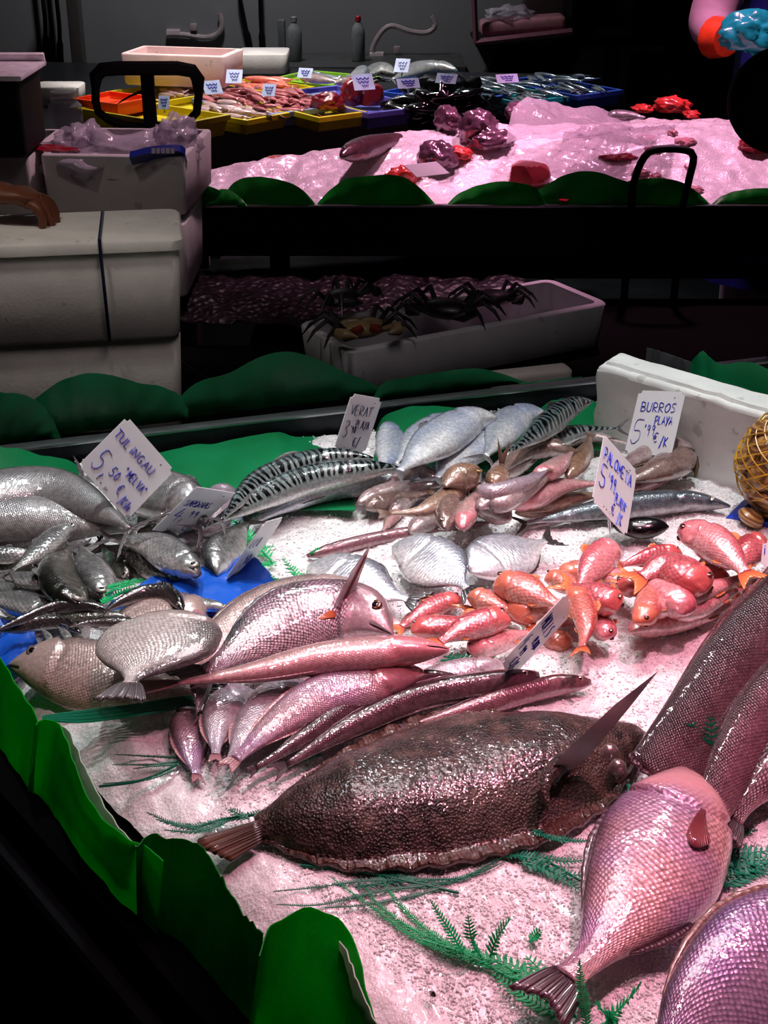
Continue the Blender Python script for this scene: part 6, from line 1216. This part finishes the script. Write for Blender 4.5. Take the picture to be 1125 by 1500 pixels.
# wall shelf with glass dish and foam tray
ws = empty('wall_cabinet', Q(780, 50, 6.0)); tag(ws, 'dark open wall cabinet with a pink-lit metal lip', 'cabinet'); lip = simple('lip_metal', 'a06878', .35, .5)
Yw = 6.0; W_ = lambda x, y: Q(x, y, Yw)
b = MB(); a, c = W_(697, 62), W_(838, 46); b.tube([a, c], .014, 4); b.tube([W_(697, 62), W_(692, -60)], .012, 4); b.build('lip', lip, ws, smooth=False)
b = MB(); b.box(((a.x+c.x)/2, 6.2, a.z-.01), (c.x-a.x, .4, .012)); b.box(((a.x+c.x)/2, 6.42, a.z+.5), (c.x-a.x, .02, 1.)); b.box((c.x, 6.2, a.z+.5), (.015, .4, 1.)); b.build('shelf_case', black_m, ws, smooth=False)
b = MB(); p = W_(768, 40); b.box((p.x, 6.1, p.z+.0), (.36, .16, .06), Matrix.Rotation(-.07, 4, 'Y'), .025, 4); tag(b.build('wrapped_package', simple('pink_foam', 'c0808c', .5, coat=.5)), 'pinkish wrapped package on the wall cabinet shelf', 'package')
blob('plastic_bag', (W_(750, 26).x, 6.1, p.z+.04), (.09, .07, .035), bag_m.m, 'crinkled clear bag on top of the wrapped package', 'plastic bag', .4)
b = MB(); p = Q(895, 42, 6.2); b.box(p, (.16, .1, .04), bevel=.01); b.box((p.x+.03, 6.25, p.z-.07), (.4, .25, .02)); tag(b.build('dark_shelf', simple('dim_pink', '4a2028', .6)), 'dim dark shelf with a package right of the wall cabinet', 'shelf')
b = MB(); b.box((Q(800, 100, 6.3).x, 6.32, .9), (.34, .06, .75), Matrix.Rotation(.5, 4, 'Y'), .03); tag(b.build('hanging_apron', simple('dim_cloth', '2a1414', .8)), 'dim dark cloth shape hanging at the back behind the clear bag', 'cloth')
# ================================================================ people
def skin_body(name, joints, edges, mat, parent, sub=2, root=0):
    me = bpy.data.meshes.new(name); me.from_pydata([j[:3] for j in joints], edges, []); o = link(name, me, mat, parent); m = o.modifiers.new('skin', 'SKIN'); m.use_smooth_shade = True
    for i, j in enumerate(joints):
        r = j[3]; me.skin_vertices[0].data[i].radius = r if isinstance(r, tuple) else (r, r)
    me.skin_vertices[0].data[root].use_root = True; s_ = o.modifiers.new('sub', 'SUBSURF'); s_.levels = s_.render_levels = sub; return o
cloth = simple('pinkish_sleeve', '9a7c8c', .8, 0, 12, .2, .6, 14); navy = simple('navy_apron', '101a6a', .5, 0, 10, .25, .5, 12); orange_g = simple('orange_cuff', 'd8401c', .4); teal_g = simple('teal_glove', '1a9aa0', .25, 0, 12, .25, .6, 30, coat=.5)
skinm = simple('skin_warm', 'a8684c', .5, 0, 14, .12, .2, 40); skind = simple('skin_brown', '6a3820', .5, 0, 14, .15, .2, 60); hair = simple('hair_black', '0c0908', .5)
Yv = 4.5; el = Q(1036, 44, Yv-.10); wr = Q(1056, 56, Yv-.24); hd = Q(1092, 62, Yv-.34); pv = empty('person', (1.42, Yv, 0)); tag(pv, 'person in a pinkish sleeved top and navy apron with a teal glove', 'person')
X0 = el.x+.31; shl = (X0-.2, Yv, 1.42); joints = [(X0, Yv, .95, (.17, .12)), (X0, Yv, 1.2, (.16, .11)), (X0, Yv, 1.4, (.17, .11)), (X0, Yv+.0, 1.52, .06), (X0, Yv-.01, 1.58, .055), (X0, Yv-.03, 1.68, (.085, .1)), (X0, Yv-.03, 1.76, (.075, .09)),
  (shl[0], Yv, 1.42, .08), (el.x, el.y, el.z+.015, .078), (wr.x, wr.y, wr.z, .056), (X0+.2, Yv, 1.42, .075), (X0+.3, Yv-.1, 1.14, .058), (X0+.12, Yv-.36, 1.16, .045),
  (X0-.09, Yv, .9, .1), (X0-.1, Yv, .5, .07), (X0-.1, Yv+.02, .08, .05), (X0-.1, Yv-.14, .04, .04), (X0+.09, Yv, .9, .1), (X0+.1, Yv, .5, .07), (X0+.1, Yv+.02, .08, .05), (X0+.1, Yv-.14, .04, .04)]
edges = [(0, 1), (1, 2), (2, 3), (3, 4), (4, 5), (5, 6), (2, 7), (7, 8), (8, 9), (2, 10), (10, 11), (11, 12), (0, 13), (13, 14), (14, 15), (15, 16), (0, 17), (17, 18), (18, 19), (19, 20)]
skin_body('body', joints, edges, cloth, pv)
b = MB(); n_ = 22; rows = []
for zi, (z, rx, ry) in enumerate([(.35, .24, .2), (.7, .22, .18), (.95, .205, .165), (1.2, .2, .16), (1.42, .13, .155)]):
    rows.append([Vector((X0+rx*math.sin(a), Yv-ry*math.cos(a)*(1.0)-.0, z)) for a in [(-1.35+2.7*k/(n_-1)) for k in range(n_)]])
rows = [[p+Vector((.006*math.sin(k*1.7), 0, 0)) for k, p in enumerate(r)] for r in rows]; b.sheet(rows, .004); b.build('apron', navy, pv)
b = MB(); b.rings([[Vector((X0+.088*math.cos(2*PI*k/16)*q, Yv-.025+.105*math.sin(2*PI*k/16)*q, z)) for k in range(16)] for q, z in ((1.1, 1.66), (1.12, 1.74), (1.0, 1.82), (.5, 1.87))]); b.build('hair', hair, pv)
b = MB()
for sg in (-1, 1): b.tube([Vector((X0+sg*.032, Yv-.132, 1.70)), Vector((X0+sg*.032, Yv-.138, 1.70))], .011, 8)
b.build('eyes', simple('eye_dark', '101010', .2), pv); b = MB(); b.tube([Vector((X0, Yv-.12, 1.7)), Vector((X0, Yv-.155, 1.67)), Vector((X0, Yv-.13, 1.655))], [.008, .014, .01], 8); b.tube([Vector((X0-.025, Yv-.128, 1.63)), Vector((X0, Yv-.136, 1.628)), Vector((X0+.025, Yv-.128, 1.63))], .006, 6); b.build('nose_and_mouth', skinm, pv)
dr = (hd-wr).normalized(); b = MB(); b.tube([wr-dr*.03, wr, wr+dr*.03], [.062, .058, .05], 14); b.build('orange_cuff', orange_g, pv)
def hand(parent, wrist, dirv, upv, mat, sc_=1., curl=.5, name='hand', spread=.35, thumb=1):
    D = Vector(dirv).normalized(); Uu = Vector(upv); Uu = (Uu-D*Uu.dot(D)).normalized(); Sd = D.cross(Uu)*thumb; w0 = Vector(wrist)
    g = lambda f, s_, u: w0+(D*f+Sd*s_+Uu*u)*sc_
    J = [(*g(0, 0, 0), .026*sc_), (*g(.045, 0, 0), (.04*sc_, .018*sc_)), (*g(.08, 0, .004), (.042*sc_, .016*sc_))]; E = [(0, 1), (1, 2)]
    for k, (s_, l) in enumerate(((-.032, .9), (-.011, 1.05), (.011, 1.), (.031, .8))):
        f, u = .09, .004; a = 0; prev = 2
        for q, seg in enumerate((.034, .026, .02)):
            a += curl*(.7 if q == 0 else 1); f += seg*l*math.cos(a)*1.1; u -= seg*l*math.sin(a)*1.1; J.append((*g(f, s_*(1+.15*q*spread), u), (.0098-.0012*q)*sc_)); E.append((prev, len(J)-1)); prev = len(J)-1
    prev = 1
    for f, s_, u in ((.045, -.045, -.012), (.07, -.062, -.026), (.09, -.066, -.036)): J.append((*g(f, s_, u), .0115*sc_)); E.append((prev, len(J)-1)); prev = len(J)-1
    return skin_body(name, J, E, mat, parent)
hand(pv, wr+dr*.03, dr, (0, -.25, 1), teal_g, 1.4, .35, 'gloved_hand')
blob('held_bag', Q(1100, 52, Yv-.42), (.085, .06, .065), teal_g, 'crinkled teal plastic held in the gloved hand of the vendor', 'plastic bag', .3, seed=5)
hand(pv, Vector((X0+.12, Yv-.36, 1.16)), (-.9, -.4, 0), (0, 0, 1), skinm, 1., .4, 'hand')
# second person: brown hand resting on the strapped box
p2 = empty('person', (-1.5, 2.72, 0)); tag(p2, 'person outside the left edge whose brown hand rests on the strapped foam box', 'person')
hz_ = .987; wh = Vector((-.79, 2.66, hz_+.062)); X0, Yv = -1.5, 2.72
dark_c = simple('dark_jacket', '16181e', .8)
joints = [(X0, Yv, .95, (.17, .12)), (X0, Yv, 1.2, (.16, .11)), (X0, Yv, 1.4, (.17, .11)), (X0, Yv, 1.52, .055), (X0, Yv, 1.58, .05), (X0+.01, Yv-.02, 1.68, (.085, .1)), (X0+.01, Yv-.02, 1.76, (.075, .09)),
  (X0+.2, Yv, 1.42, .075), (X0+.3, Yv-.12, 1.16, .056), (wh.x-.06, wh.y+.01, wh.z+.004, .034), (X0-.2, Yv, 1.42, .075), (X0-.26, Yv, 1.12, .055), (X0-.26, Yv-.08, .9, .038),
  (X0-.09, Yv, .9, .1), (X0-.1, Yv, .5, .07), (X0-.1, Yv+.02, .08, .05), (X0-.1, Yv-.14, .04, .04), (X0+.09, Yv, .9, .1), (X0+.1, Yv, .5, .07), (X0+.1, Yv+.02, .08, .05), (X0+.1, Yv-.14, .04, .04)]
skin_body('body', joints, edges, dark_c, p2)
b = MB(); b.rings([[Vector((X0+.095*math.cos(2*PI*k/16)*q, Yv-.02+.11*math.sin(2*PI*k/16)*q, z)) for k in range(16)] for q, z in ((1.05, 1.64), (1.1, 1.74), (1.0, 1.82), (.5, 1.87))]); b.build('hair', hair, p2)
hand(p2, wh, (1, -.06, -.12), (0, 0, 1), skind, 1.08, .62, 'hand', thumb=1)
hand(p2, (X0-.26, Yv-.09, .87), (0, -.2, -1), (-1, 0, 0), skind, 1., .25, 'hand')
# dark round dial at the right edge
Yd = 2.9; dc = Q(1150, 148, Yd); r_d = 82/scale_at(dc); o = empty('round_dial_scale', (dc.x+.02, Yd, 0)); tag(o, 'big round black scale dial seen from behind, cut by the right frame edge', 'scale'); b = MB()
b.rings([[Vector((dc.x+r_d*q*math.cos(2*PI*k/40), Yd+y_, dc.z+r_d*q*math.sin(2*PI*k/40)*.95)) for k in range(40)] for q, y_ in ((.3, -.035), (.85, -.03), (.98, -.015), (1, .01), (.98, .03), (.9, .035))]); b.build('dial_case', simple('dial_black', '020202', .8, spec=.05), o)
b = MB(); b.tube([Vector((dc.x+.05, Yd+.0, dc.z-r_d*.9)), Vector((dc.x+.05, Yd+.0, .585))], .02, 8); b.build('dial_post', black_m, o)
